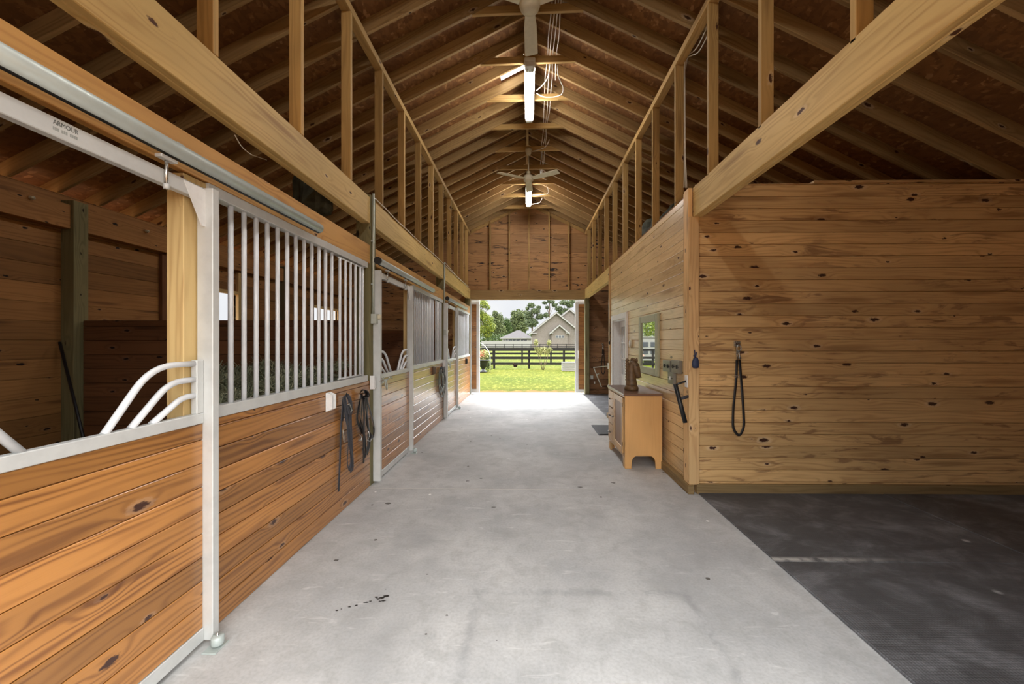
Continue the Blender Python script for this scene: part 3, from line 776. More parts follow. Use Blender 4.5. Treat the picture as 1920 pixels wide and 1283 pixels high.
strap(m, [P(676, 735, .03), P(680, 731, .06), P(687, 733, .06), P(690, 742, .05), P(683, 746, .05), P(677, 741, .04)], .013, .004)
strap(m, [P(677, 745, .03), P(671, 770, .03), P(669, 787, .03), P(674, 800, .03), P(680, 812, .03)], .012, .004)
strap(m, [P(681, 742, .04), P(683, 780, .05), P(682, 830, .045), P(682, 868, .035)], .013, .004)
strap(m, [P(686, 742, .04), P(692, 765, .05), P(699, 790, .05), P(702, 808, .05), P(699, 822, .05), P(692, 812, .05)], .013, .004)
strap(m, [P(678, 738, .04), P(678, 765, .04), P(676, 790, .04), P(683, 815, .04), P(687, 850, .035)], .014, .005)
strap(m, [P(688, 738, .05), P(689, 760, .045), P(687, 790, .04), P(694, 815, .04), P(693, 836, .035), P(688, 852, .035)], .014, .005)
strap(m, [P(684, 744, .05), P(687, 770, .06), P(691, 800, .06), P(690, 838, .05), P(684, 862, .04), P(681, 840, .04)], .012, .004)
m.build('straps', 'leather', t)
m = MB(); strap(m, [P(678, 748, .045), P(675, 775, .05), P(680, 795, .05)], .008, .003); strap(m, [P(689, 760, .06), P(696, 785, .06), P(700, 800, .06)], .006, .003); m.build('brown_lining', 'brown_leather', t)
for q in ([P(691, 808, .07), P(693, 818, .072), P(689, 826, .07), P(694, 828, .07), P(697, 822, .07)], [P(674, 815, .05), P(678, 820, .052), P(677, 827, .05), P(673, 825, .05)]):
    m = MB(); m.tube(tubepath(q, .01), .0045, 6); m.build('bit', 'steel', t)
m = MB(); m.tube([P(683, 738, .0), P(683, 738, .07), P(683, 733, .075)], .006, 6); m.build('hook', 'black_steel', t)
t = thing('bridle', 'black bridle and reins hanging at the far end of the middle stall planks', 'bridle', (X, yat(829, X), zat(747, X, yat(829, X))))
m = MB()
for a, b, c in ((823, 830, 738), (826, 832, 746), (829, 835, 742), (824, 836, 730)):
    strap(m, [P(a + 2, 690, .03), P(a, 705, .04), P(a, c - 10, .04), P((a + b) / 2, c, .04), P(b, c - 12, .045), P(b - 1, 705, .05), P(a + 4, 688, .05)], .014, .005)
m.build('straps', 'leather', t)
m = MB(); m.tube([P(829, 690, .0), P(829, 690, .07)], .008, 6); m.build('hook', 'black_steel', t)
m = MB(); m.tube(tubepath([P(830, 700, .07), P(833, 720, .075), P(830, 735, .07)], .05), .006, 6); m.build('bit', 'steel', t)

# ------------------------------------------------------------------ conduit, boxes, cables on the stall side
def conduit(px, pyb, label, ybox):
    X = -AX + .018; y = yat(px, X)
    zb = zat(pyb, X, y)
    t = thing('conduit', label, 'conduit', (X, y, zb))
    m = MB(); m.tube([(X, y, BZ1 + .05), (X, y, zb)], .013, 10); m.build('pipe', 'conduit', t)
    for z in (2.55, 2.1):
        m = MB(); m.box(X - .014, X + .004, y - .03, y + .03, z, z + .018); m.build('strap', 'galv', t, .001)
    t2 = thing('outlet_box', ybox, 'outlet box', (X, y, zb - .11))
    m = MB(); m.box(-AX + .005, -AX + .06, y - .04, y + .06, zb - .105, zb); m.build('box', 'grey_box', t2, .004)
    m = MB(); m.lathe([(.0, 0), (.03, 0), (.032, .012), (.024, .03), (0, .034)], (-AX + .0605, y + .025, zb - .03), 14, 'X'); m.build('round_cover', 'cream', t2)
    m = MB(); m.box(-AX + .0605, -AX + .064, y - .03, y + .01, zb - .09, zb - .02); m.build('cover_plate', 'grey_box', t2, .002)
conduit(700, 589, 'pale vertical conduit on the post between the first two stalls', 'grey outlet box with a round cover below the pale conduit')
conduit(833.5, 618, 'dark vertical conduit on the post between the last two stalls', 'grey outlet box under the conduit near the far stall door')
m = MB(); X = -AX - .01; yc = yat(701, -AX)
pts = []
for px, py in ((700.5, 374), (704, 372.5), (711, 380), (724, 392), (742, 412), (760, 428), (790, 457), (815, 478), (830, 493), (845, 508), (862, 523), (879, 538)):
    y = yat(px, -AX + .012); pts.append((-AX + .012, y, zat(py, -AX + .012, y)))
m.tube(tubepath(pts, .2, 4), .006, 6)
tag(m.build('power_cable', 'wire'), 'white cable snaking along the top of the stall side beam to the far gable', 'cable')
m = MB(); pts = []
for px, py in ((834, 492), (846, 506), (858, 520), (868, 529), (879, 541)):
    y = yat(px, -AX + .016); pts.append((-AX + .016, y, zat(py, -AX + .016, y)))
m.tube(tubepath(pts, .2, 4), .006, 6)
tag(m.build('power_cable', 'wire'), 'second short white cable on the beam of the last stall, close to the far gable', 'cable')
m = MB(); pts = [P(440, 253, -.02), P(452, 275, -.03), P(470, 290, -.04), P(500, 300, -.12)]
m.tube(tubepath(pts, .1), .0025, 5); tag(m.build('thin_wire', 'wire'), 'thin loose wire hanging below the stall side beam over the first grille', 'wire')

# ------------------------------------------------------------------ things inside the stalls
rr = random.Random(3)
m = MB()
HY0, HY1 = 2.62, P2 - .07
def hx(y): return -.86 * y + .02
for i in range(9000):
    y = rr.uniform(HY0, HY1); x = rr.uniform(hx(y), -1.8)
    top = 1.06 + .2 * min(1, (y - HY0) / 1.) + .05 * math.sin(x * 9) * math.cos(y * 8)
    z = top - abs(rr.gauss(0, .045))
    if rr.random() < .25: y = HY0 + rr.uniform(-.04, .03); x = rr.uniform(hx(HY0), -1.8); z = rr.uniform(.1, 1.)
    e = Euler((rr.gauss(0, .5), rr.gauss(0, .5), rr.uniform(0, 2 * PI))).to_matrix(); a = e @ Vector((rr.uniform(.03, .09), 0, 0)); b = e @ Vector((0, .0028, 0)); c = Vector((x, y, z))
    m.face([c - a - b, c + a - b, c + a + b, c - a + b], [(0, 0), (1, 0), (1, 1), (0, 1)], rr.random())
base = MB()
for i in range(6):
    ya, yb_ = HY0 + (HY1 - HY0) * i / 6, HY0 + (HY1 - HY0) * (i + 1) / 6
    base.box(hx(ya) + .06, -1.80, ya + .02, yb_ + .02 if i < 5 else yb_, .016, 1.0 + .03 * i, 0, .1)
m.V, off = base.V + m.V, len(base.V); m.Fc = base.Fc + [tuple(i + off for i in f) for f in m.Fc]; m.U = base.U + m.U; m.T = [.1] * len(base.T) + m.T; m.S = base.S + m.S
tag(m.build('hay', 'hay'), 'heap of grey-green hay behind the bars of the first stall', 'hay', kind='stuff')
onebox('salt_block_holder', 'black', 'small black block holder in the hay behind the bars', 'holder', (-2.02, -1.95, 2.55, 2.62, .98, 1.06)) if False else None
t = thing('stall_fork', 'black-handled tool leaning in the back corner of the first stall', 'pitchfork', (-4.2, P2 - .3, .016))
m = MB(); m.tube([(xat(112, P2 - .12), P2 - .12, zat(642, -4.6, P2 - .12)), (xat(172, P2 - .55), P2 - .55, .32)], .013, 8); m.build('handle', 'black', t)
m = MB()
for i in range(5):
    o = (i - 2) * .05
    m.tube(tubepath([(xat(172, P2 - .55), P2 - .55, .32), (xat(172, P2 - .55) + .03 + o, P2 - .58, .2), (xat(172, P2 - .55) + .06 + o, P2 - .66, .018)], .05), .005, 5)
m.build('tines', 'black_steel', t)
def lump(name, mat, c, r, label, cat, seed, n=14):
    rd = random.Random(seed); m = MB(); prof = []
    V = []; N1, N2 = n, n * 2
    ph = [rd.uniform(0, 6) for _ in range(4)]
    for i in range(N1 + 1):
        a = PI * i / N1
        row = []
        for j in range(N2):
            b = 2 * PI * j / N2
            k = 1 + .10 * math.sin(3 * b + ph[0] + 2 * a) + .07 * math.sin(5 * a + ph[1]) + .05 * math.sin(7 * b + ph[2])
            row.append((c[0] + r[0] * k * math.sin(a) * math.cos(b), c[1] + r[1] * k * math.sin(a) * math.sin(b), c[2] + r[2] * max(-.8, k * math.cos(a))))
        V.append(row)
    for i in range(N1):
        for j in range(N2):
            j2 = (j + 1) % N2
            m.face([V[i][j], V[i + 1][j], V[i + 1][j2], V[i][j2]], [(0, 0)] * 4, .5, True)
    return tag(m.build(name, mat), label, cat)
# dark bundles up in the roof space
yb = 3.55; xb = xat(592, yb)
lump('tarp_bundle', 'tarp', (xb - .02, yb, zat(365, xb, yb)), (.17, .12, .22), 'dark green wrapped bundle hanging behind the beam above the first stall', 'bundle', 3)
lump('tarp_bundle', 'tarp', (2.05, 6.2, 3.22), (.26, .5, .2), 'dark green folded tarp lying on top of the tack room by the studs', 'tarp', 5)
lump('tarp_bundle', 'tarp', (2.0, 5.25, 3.17), (.2, .22, .14), 'small dark bundle on the tack room ceiling nearer the corner', 'bundle', 8)
yh = TW + .5
m = MB(); pts = [(xat(px, yh + q), yh + q, zat(py, xat(px, yh + q), yh + q)) for px, py, q in ((1735, 314, .3), (1765, 308, .2), (1775, 318, .1), (1790, 327, .0), (1815, 322, .0), (1845, 300, .0), (1855, 290, .0), (1880, 287, .1), (1940, 272, .3))]
m.tube(tubepath(pts, .1), .016, 8); tag(m.build('black_hose', 'black'), 'black hose looped above the top edge of the tack room front wall', 'hose')
t = thing('cable_bundle', 'loose pale cables lying over the outer end of the tack room front wall', 'cables', (5.0, TW + .3, 3.06))
for i in range(5):
    m = MB(); pts = [(xat(px, TW + .25), TW + .25 + .02 * i, zat(py, xat(px, TW + .25), TW + .25)) for px, py in ((1866 + i * 6, 331), (1890, 322 - i * 2.2), (1925, 313 - i * 3))]
    m.tube(tubepath(pts, .1), .004, 5); m.build('cable', 'wire', t)

# ------------------------------------------------------------------ tack room wall: door, window, fittings
t = struct(thing('door_1', None, None, (AX, (DY0 + DY1) / 2, 0)))
wpart('casing', 'white', t, (AX - .03, AX - .001, DY0 - .095, DY0, 0, DZ + .095))
wpart('casing', 'white', t, (AX - .03, AX - .001, DY1, DY1 + .095, 0, DZ + .095))
wpart('casing', 'white', t, (AX - .03, AX - .001, DY0 + .0005, DY1 - .0005, DZ, DZ + .095))
wpart('jamb', 'white', t, (AX - .0005, AX + .15, DY0 + .0005, DY0 + .02, 0, DZ), (AX - .0005, AX + .15, DY1 - .02, DY1 - .0005, 0, DZ), (AX - .0005, AX + .15, DY0 + .02, DY1 - .02, DZ - .02, DZ))
SX = AX + .11
ly0, ly1, lz0, lz1 = DY0 + .14, DY1 - .14, .90, DZ - .12
m = MB()
m.box(SX, SX + .04, DY0 + .021, ly0, .01, DZ - .021); m.box(SX, SX + .04, ly1, DY1 - .021, .01, DZ - .021); m.box(SX, SX + .04, ly0, ly1, .01, lz0); m.box(SX, SX + .04, ly0, ly1, lz1, DZ - .021)
m.build('door_slab', 'white', t, .003)
m = MB()
for i in (1, 2, 3):
    y = ly0 + (ly1 - ly0) * i / 4; m.box(SX - .006, SX + .03, y - .012, y + .012, lz0, lz1)
for i in (1, 2):
    z = lz0 + (lz1 - lz0) * i / 3; m.box(SX - .005, SX + .03, ly0, ly1, z - .012, z + .012)
mu = m.build('muntin', 'white', t)
def pane_mat():
    g = G('curtained_pane'); n = g.noise(g.pos(), 5., 2)
    return g.done(g.mix(n, rgb(196, 200, 204), rgb(168, 174, 180)), .12, .5)
M['pane'] = pane_mat()
wpart('pane', 'pane', t, (SX + .012, SX + .018, ly0, ly1, lz0, lz1), bevel=0)
m = MB(); m.lathe([(0, 0), (.026, 0), (.026, -.01), (.014, -.02), (.014, -.04), (.028, -.055), (.028, -.07), (0, -.08)], (SX, DY0 + .09, .95), 14, 'X'); m.build('door_knob', 'steel', t)

my0, my1 = yat(1233, AX - .03), yat(1198, AX - .03)
mz0, mz1 = zat(707, AX - .03, my0), zat(587, AX - .03, my0)
t = thing('wall_mirror', 'rectangular mirror in a sage green frame on the tack room wall', 'mirror', (AX - .03, (my0 + my1) / 2, mz0))
fw = .095
m = MB()
m.box(AX - .035, AX - .001, my0, my0 + fw, mz0, mz1); m.box(AX - .035, AX - .001, my1 - fw, my1, mz0, mz1)
m.box(AX - .0345, AX - .001, my0 + fw, my1 - fw, mz0, mz0 + fw); m.box(AX - .0345, AX - .001, my0 + fw, my1 - fw, mz1 - fw, mz1)
m.build('frame', 'mirror_frame', t, .006)
wpart('mirror_glass', 'mirror', t, (AX - .018, AX - .012, my0 + fw - .005, my1 - fw + .005, mz0 + fw - .005, mz1 - fw + .005), bevel=0)
y = yat(1180.5, AX - .03)
t = thing('wall_thermometer', 'small round white dial between the white door and the mirror', 'thermometer', (AX, y, zat(652, AX, y)))
zc = zat(644.5, AX, y)
m = MB(); m.lathe([(0, -.03), (.06, -.03), (.066, -.022), (.066, -.002), (0, -.002)], (AX, y, zc), 24, 'X'); m.build('case', 'cream', t)
m = MB(); m.lathe([(0, -.032), (.054, -.0315)], (AX, y, zc), 24, 'X'); m.build('dial', 'white', t)
# switch plates
for px0, px1, py0, py1, w, n in ((1246.5, 1260, 676, 697, 'double metal switch plate closer to the mirror', 2), (1262.5, 1277.5, 676, 700, 'double metal switch plate closer to the corner board', 2), (1256, 1266.5, 698, 720, 'single metal plate with white switches below the pair of plates', 1)):
    xf = AX - .012; y1, y0 = yat(px0, xf), yat(px1, xf); ym = (y0 + y1) / 2
    z1, z0 = zat(py0, xf, ym), zat(py1, xf, ym)
    t = thing('switch_plate', w, 'switch plate', (AX, ym, z0), 'metal plates beside the mirror')
    m = MB(); m.box(xf - .025, AX - .001, y0, y1, z0, z1); m.build('plate', 'galv_box', t, .004)
    for i in range(n):
        yy = y0 + (y1 - y0) * (i + .5) / n
        m = MB(); m.box(xf - .034, xf - .0255, yy - .012, yy + .012, (z0 + z1) / 2 - .02, (z0 + z1) / 2 + .02); m.build('toggle', 'black' if n == 2 else 'white_plastic', t, .002)
    m = MB(); m.box(xf - .0265, xf - .0252, y0 + .005, y1 - .005, (z0 + z1) / 2 - .003, (z0 + z1) / 2 + .003); m.build('cover_hinge', 'black', t)
# swing-arm saddle racks
def rack(px, label, xs, mat='black_steel', s=1.):
    y = yat(px, xs)
    z = zat(715, xs, y) if s == 1. else 1.02
    t = thing('saddle_rack', label, 'saddle rack', (xs, y, z))
    m = MB(); m.box(xs - .012, xs, y - .03, y + .03, z - .06, z + .06); m.build('wall_plate', 'white', t, .003)
    a = Vector((xs - .012, y, z)); 
    if s == 1.:
        b = Vector((xat(1266, y - .02), y - .02, zat(722, 1.4, y - .02))); e = Vector((xat(1285, y - .09), y - .09, zat(793, 1.5, y - .09)))
    else:
        b = Vector((xs - .30, y + .0, z - .03)); e = Vector((xs - .14, y + .0, z - .42))
    m = MB(); m.tube([a, b], .010 if s == 1. else .008, 8); m.build('hinge_arm', mat, t)
    m = MB(); m.tube([b + Vector((0, 0, .01)), e], .022 if s == 1. else .009, 12); m.build('pole', mat, t)
    c = b.lerp(e, .38)
    m = MB(); m.tube([c, c + Vector((.10 if s == 1. else .05, .02, .025))], .016 if s == 1. else .012, 10); m.build('rest_arm', 'webbing' if s == 1. else mat, t)
rack(1288, 'black folding saddle rack hanging on the corner board by the switch plates', AX - .046)
rack(1141, 'pale folding saddle rack at the far end of the tack room wall', AX - .021, 'conduit', .9)
# hanging blue pouch on the corner
y = TW - .024; x = xat(1304.5, y - .02)
t = thing('hoof_pick_brush', 'navy oval brush hanging from a nail on the corner board', 'brush', (x, y, zat(691, x, y)))
m = MB(); zc = zat(680, x, y); m.tube([(x, y - .018, zc - .055), (x, y - .018, zc - .05), (x, y - .018, zc - .02), (x, y - .018, zc + .015), (x, y - .018, zc + .045), (x - .004, y - .018, zc + .05)], [(.01, .012), (.016, .03), (.018, .035), (.018, .033), (.016, .022), (.006, .008)], 12, up=(0, 1, 0)); m.build('pad', 'blue', t)
m = MB()
for dx, h in ((-.012, .125), (.012, .105), (-.02, .075)): m.tube([(x - .004, y - .018, zc + .045), (x + dx, y - .02, zc + h)], .0055, 6)
m.build('handle_prongs', 'blue', t)
# dark small hook with tie left of the white door
y = yat(1147, AX); t = thing('wall_hook', 'small dark hook with a hanging cord beyond the white door', 'hook', (AX, y + .06, 1.45))
m = MB(); m.tube([(AX - .021, y + .05, 1.95), (AX - .024, y + .05, 1.62), (AX - .022, y + .05, 1.5)], .006, 6); m.build('cord', 'leather', t)
m = MB(); m.lathe([(0, 0), (.016, .01), (.018, .04), (0, .07)], (AX - .035, y + .05, 1.45), 10); m.build('weight', 'black', t)

# lead strap on the tack room front wall
def lead(yw, xs, zs, label, s=1.):
    t = thing('lead_strap', label, 'lead strap', (xs, yw - .03, zs - .9 * s))
    m = MB(); m.box(xs - .035 * s, xs + .02 * s, yw - .03 * s, yw, zs - .035 * s, zs + .015 * s); m.build('wall_ring_plate', 'steel', t, .004)
    m = MB(); m.tube([(xs + .014 * s * math.cos(a) * 1.5, yw - .035 * s, zs - .055 * s + .03 * s * math.sin(a)) for a in [2 * PI * i / 14 for i in range(14)]], .006 * s, 8, closed=True); m.build('ring', 'steel', t)
    m = MB(); m.tube([(xs, yw - .03 * s, zs - .075 * s), (xs + .005, yw - .03 * s, zs - .12 * s), (xs + .012, yw - .03 * s, zs - .16 * s)], [.012 * s, .009 * s, .016 * s], 10); m.tube([(xs - .018 * s, yw - .03 * s, zs - .08 * s), (xs - .015 * s, yw - .03 * s, zs - .165 * s)], .006 * s, 8); m.build('snap', 'steel', t)
    m = MB(); w = .0125 * s; z0 = zs - .17 * s
    pts = [(xs - .012 * s, yw - .02 * s, z0), (xs - .018 * s, yw - .02 * s, z0 - .2 * s), (xs - .05 * s, yw - .02 * s, z0 - .5 * s), (xs - .05 * s, yw - .02 * s, z0 - .68 * s), (xs + .012 * s, yw - .02 * s, z0 - .76 * s), (xs + .06 * s, yw - .02 * s, z0 - .66 * s), (xs + .05 * s, yw - .02 * s, z0 - .45 * s), (xs + .014 * s, yw - .02 * s, z0)]
    pp = tubepath(pts, .12 * s, 6); m.tube(pp, [(.0035 * s, w)] * len(pp), 8, up=(0, 1, 0)); m.build('loop', 'leather', t)
    m = MB(); m.box(xs - .034 * s, xs - .002 * s, yw - .028 * s, yw - .012 * s, z0 - .175 * s, z0 - .145 * s); m.build('buckle', 'steel', t, .002)
xs = xat(1384, TW - .02)
lead(TW, xs, zat(643, xs, TW), 'black leather lead strap looped from a silver clip on the tack room front wall')
xs = xat(1130.5, YG - .03)
lead(YG - .011, xs, zat(645, xs, YG), 'dark lead rope hanging on the wash bay end wall', .95)
xs = xat(1109, YG)
t = thing('outlet_box', 'grey outlet box low on the wash bay end wall', 'outlet box', (xs, YG - .03, zat(711, xs, YG)))
wpart('box', 'grey_box', t, (xs - .03, xs + .045, YG - .05, YG - .0105, zat(711, xs, YG), zat(704, xs, YG)))
wpart('cover_plate', 'white_plastic', t, (xs - .02, xs + .035, YG - .056, YG - .0505, zat(710.3, xs, YG), zat(704.7, xs, YG)))
xs = xat(1114.5, YG)
onebox('wall_tag', 'white_plastic', 'small white plate below the outlet box on the wash bay wall', 'plate', (xs - .02, xs + .02, YG - .018, YG - .0105, zat(719.5, xs, YG), zat(715.5, xs, YG)))

# ------------------------------------------------------------------ cabinet and horse bust
cx0, cx1, cy0, cy1, ch = 1.155, 1.592, 4.69, 5.62, .89
t = thing('cabinet', 'honey maple cabinet with three drawers and a panelled door against the tack room wall', 'cabinet', ((cx0 + cx1) / 2, (cy0 + cy1) / 2, 0))
def side(y0, y1):
    ar = [(cx0, 0), (cx0 + .075, 0)]
    for i in range(9):
        a = PI - (PI / 2) * i / 8; ar.append((cx0 + .165 + .085 * math.cos(a), .075 + .08 * math.sin(a) * 1.))
    ar += [(cx1 - .165 + .085 * math.cos(a), .075 + .08 * math.sin(a)) for a in [PI / 2 - (PI / 2) * i / 8 for i in range(9)]]
    ar += [(cx1 - .075, 0), (cx1, 0), (cx1, ch - .03), (cx0, ch - .03)]
    m = MB(); m.prism(ar, 1, y0, y1, .5, 1); return m.build('side_panel', 'cab_side', t, .002)
side(cy0, cy0 + .02); side(cy1 - .02, cy1)
m = MB(); m.box(cx0 - .02, cx1 + .01, cy0 - .012, cy1 + .02, ch - .03, ch, 1); m.build('top', 'cab_top', t, .006, 2)
m = MB(); m.box(cx0 - .012, cx0 - .001, cy0 + .0, cy1 + .0, ch - .05, ch - .031); m.build('moulding', 'cab_front', t, .003)
wpart('back_panel', 'cab_side', t, (cx1 - .012, cx1, cy0 + .02, cy1 - .02, .12, ch - .03))
wpart('base_shelf', 'cab_side', t, (cx0 + .02, cx1 - .012, cy0 + .02, cy1 - .02, .14, .16))
m = MB(); m.box(cx0 - .0, cx0 + .02, cy0 + .02, cy1 - .02, .12, .16); m.box(cx0, cx0 + .02, cy0 + .02, cy1 - .02, ch - .055, ch - .03); m.box(cx0, cx0 + .02, 5.255, 5.285, .16, ch - .055); m.box(cx0, cx0 + .02, cy0 + .02, cy0 + .055, .16, ch - .055); m.box(cx0, cx0 + .02, cy1 - .045, cy1 - .02, .16, ch - .055)
m.build('face_frame', 'cab_front', t, .002)
for y in (cy0 + .03, cy1 - .1):
    m = MB(); m.prism([(y, .0), (y + .07, .0), (y + .085, .12), (y - .005, .12)], 0, cx0 - .002, cx0 + .03); m.build('foot', 'cab_front', t, .002)
for i in range(3):
    z0 = .165 + i * .225; z1 = z0 + .215
    m = MB(); m.box(cx0 - .016, cx0 + .0, 5.288, cy1 - .048, z0, z1); dr = m.build('drawer', 'cab_front', t, .005, 2)
    yk, zk = (5.288 + cy1 - .048) / 2, (z0 + z1) / 2
    m = MB(); m.tube(tubepath([(cx0 - .016, yk - .035, zk), (cx0 - .04, yk - .035, zk), (cx0 - .04, yk + .035, zk), (cx0 - .016, yk + .035, zk)], .01), .005, 8); m.build('handle', 'black_steel', dr)
m = MB(); a, b = cy0 + .06, 5.252
m.box(cx0 - .018, cx0, a, a + .07, .165, ch - .06); m.box(cx0 - .018, cx0, b - .07, b, .165, ch - .06); m.box(cx0 - .018, cx0, a + .07, b - .07, .165, .235); m.box(cx0 - .018, cx0, a + .07, b - .07, ch - .13, ch - .06)
dr = m.build('door', 'cab_front', t, .003)
m = MB(); m.box(cx0 - .010, cx0 - .001, a + .071, b - .071, .236, ch - .131); m.build('raised_panel', 'cab_panel', dr, .008, 2)
m = MB(); m.lathe([(0, 0), (.008, 0), (.008, -.015), (.014, -.02), (.012, -.03), (0, -.032)], (cx0 - .018, b - .035, .52), 12, 'X'); m.build('knob', 'steel', dr)
for z in (.25, .72):
    m = MB(); m.tube([(cx0 - .02, a - .004, z), (cx0 - .02, a - .004, z + .05)], .005, 8); m.build('hinge', 'black_steel', dr)

# horse bust: one continuous skinned carving
bx, by = 1.325, 5.02
bz = ch
def skin_obj(name, nodes, edges, mat, parent, sub=2):
    me = bpy.data.meshes.new(name); w = Vector(WL[parent])
    me.from_pydata([tuple(Vector(n[0]) - w) for n in nodes], edges, [])
    o = bpy.data.objects.new(name, me); C.objects.link(o); o.parent = parent; WL[o] = WL[parent]
    md = o.modifiers.new('skin', 'SKIN'); md.use_smooth_shade = True
    lay = me.skin_vertices[0] if me.skin_vertices else None
    if lay is None:
        bmm = bmesh.new(); bmm.from_mesh(me); bmm.verts.layers.skin.verify(); bmm.to_mesh(me); bmm.free(); lay = me.skin_vertices[0]
    for i, n in enumerate(nodes): lay.data[i].radius = n[1]; lay.data[i].use_root = (i == 0)
    sm = o.modifiers.new('smooth', 'SUBSURF'); sm.levels = sub; sm.render_levels = sub
    me.materials.append(M[mat]); return o
t = thing('horse_bust', 'carved brown horse head bust standing on the cabinet', 'sculpture', (bx, by, bz))
# carved in a plane turned toward the aisle end: local s = sideways (+x), slightly to the camera
def hb(s, z, d=0.): return (bx + s * .97 + d * .2, by - s * .25 + d, bz + z)
K = 1.12
neck = [(hb(-.008, .035), (.100, .080)), (hb(-.010, .10), (.076, .066)), (hb(-.012, .17), (.066, .056)), (hb(-.012, .24), (.062, .052)), (hb(-.008, .31), (.058, .050)), (hb(.012, .355), (.050, .048)), (hb(.034, .320), (.054, .054)), (hb(.046, .270), (.054, .052)), (hb(.062, .215), (.043, .042)), (hb(.074, .172), (.037, .037)), (hb(.076, .150), (.030, .032))]
neck = [(c, (r[0] * K, r[1] * K)) for c, r in neck]
skin_obj('head_and_neck', neck, [(i, i + 1) for i in range(len(neck) - 1)], 'bust', t)
for s_, d in ((-.004, .034), (.052, -.03)):
    m = MB(); m.tube([hb(s_, .362, d), hb(s_ + .001, .388, d * 1.1), hb(s_ + .004, .412, d * 1.1)], [.018, .016, .005], 10); m.build('ear', 'bust', t)
m = MB()
for i in range(8):
    z = .375 - .24 * i / 7
    m.tube([hb(-.045, z + .015), hb(-.066, z - .005), hb(-.062, z - .045)], [.024, .020, .008], 8)
m.tube([hb(.0, .40), hb(.03, .385), hb(.048, .345)], [.016, .018, .006], 8)
m.build('mane', 'bust', t)
for d in (.052, -.056):
    m = MB(); m.lathe([(0, -.009), (.009, -.004), (.010, .0), (.009, .004), (0, .009)], hb(.056, .315, d), 10); m.build('eye', 'leather', t)
for d in (.022, -.024):
    m = MB(); m.lathe([(0, -.006), (.006, 0), (0, .006)], hb(.112, .168, d), 8); m.build('nostril', 'leather', t)
m = MB(); m.tube([hb(-.01, .001), hb(-.01, .03), hb(-.01, .05), hb(-.01, .075)], [(.105, .085), (.108, .088), (.095, .08), (.075, .062)], 24, up=(0, 1, 0)); m.build('plinth', 'bust', t)

# ------------------------------------------------------------------ mats on the floor
mx = [1.685, 3.47, 5.24]
my = [(.5, 1.47), (1.476, 2.694), (2.70, TW - .03)]
nm = [('nearest the entrance, against the aisle', 'nearest the entrance, by the outer wall'), ('with a waffle texture along the aisle edge', 'in the middle row by the outer wall'), ('under the lead strap beside the corner board', 'under the outer end of the tack room front wall')]
for r in range(3):
    for c in range(2):
        onebox('rubber_mat', 'rubber', f'dusty black rubber floor mat {nm[r][c]}', 'mat', (mx[c] + .002 * c, mx[c + 1] - .002, my[r][0], my[r][1], .0005, .014 + .002 * ((r + c) % 2)), 'rubber mats beside the aisle', .004, 0)
onebox('rubber_mat', 'rubber', 'grey rubber mat on the wash bay floor beyond the tack room', 'mat', (AX - .05, 4.6, TB + .1, YG - .1, .0005, .014), None, .004, 1)
t = thing('doormat', 'small black doormat in front of the white tack room door', 'doormat', (1.37, 6.72, 0))
wpart('rubber_border', 'webbing', t, (1.145, 1.575, 6.36, 7.1, .0005, .010), bevel=.003)
wpart('pile', 'black', t, (1.16, 1.56, 6.38, 7.08, .010, .016))
m = MB(); m.lathe([(0, .016), (.018, .016), (.012, .026), (0, .028)], (1.36, 6.62, 0), 8); tag(m.build('wood_chip', 'white'), 'tiny white chip lying on the black doormat', 'chip')
# dark splatter on the aisle slab
m = MB(); rs = random.Random(9)
def blob(x, y, r, k=9):
    pts = [(x + r * rs.uniform(.6, 1.2) * math.cos(2 * PI * i / k), y + r * .6 * rs.uniform(.6, 1.2) * math.sin(2 * PI * i / k), .0012) for i in range(k)]
    m.face(pts, [(0, 0)] * k, .5)
for px, py, r in ((724, 1121, .022), (716, 1124, .018), (719, 1130, .014), (709, 1126, .014), (706, 1123, .012), (712, 1131, .01), (695, 1131, .011), (688, 1133, .012), (683, 1134, .006), (668, 1139, .009), (655, 1142, .01), (640, 1146, .006), (632, 1149, .01), (723, 1108, .005)):
    Y = EYE * F / (py - 641.5); blob(xat(px, Y), Y, r)
st0 = m.build('floor_stain', 'stain', [o for o in C.objects if o.name == 'floor'][0]); st0['label'] = 'black splatter on the concrete'
m = MB()
for px, py, r in ((925, 952, .03), (728, 946, .045), (799, 1192, .013), (630, 1054, .03), (838, 1156, .014), (1087, 913, .04), (801, 1079, .014), (931, 1202, .008), (902, 898, .03), (876, 903, .035), (1150, 905, .04)):
    Y = EYE * F / (py - 641.5); blob(xat(px, Y), Y, r * .72)
st = m.build('floor_spot', 'grey_stain', [o for o in C.objects if o.name == 'floor'][0])
st['label'] = 'scattered dark grey spots on the concrete'

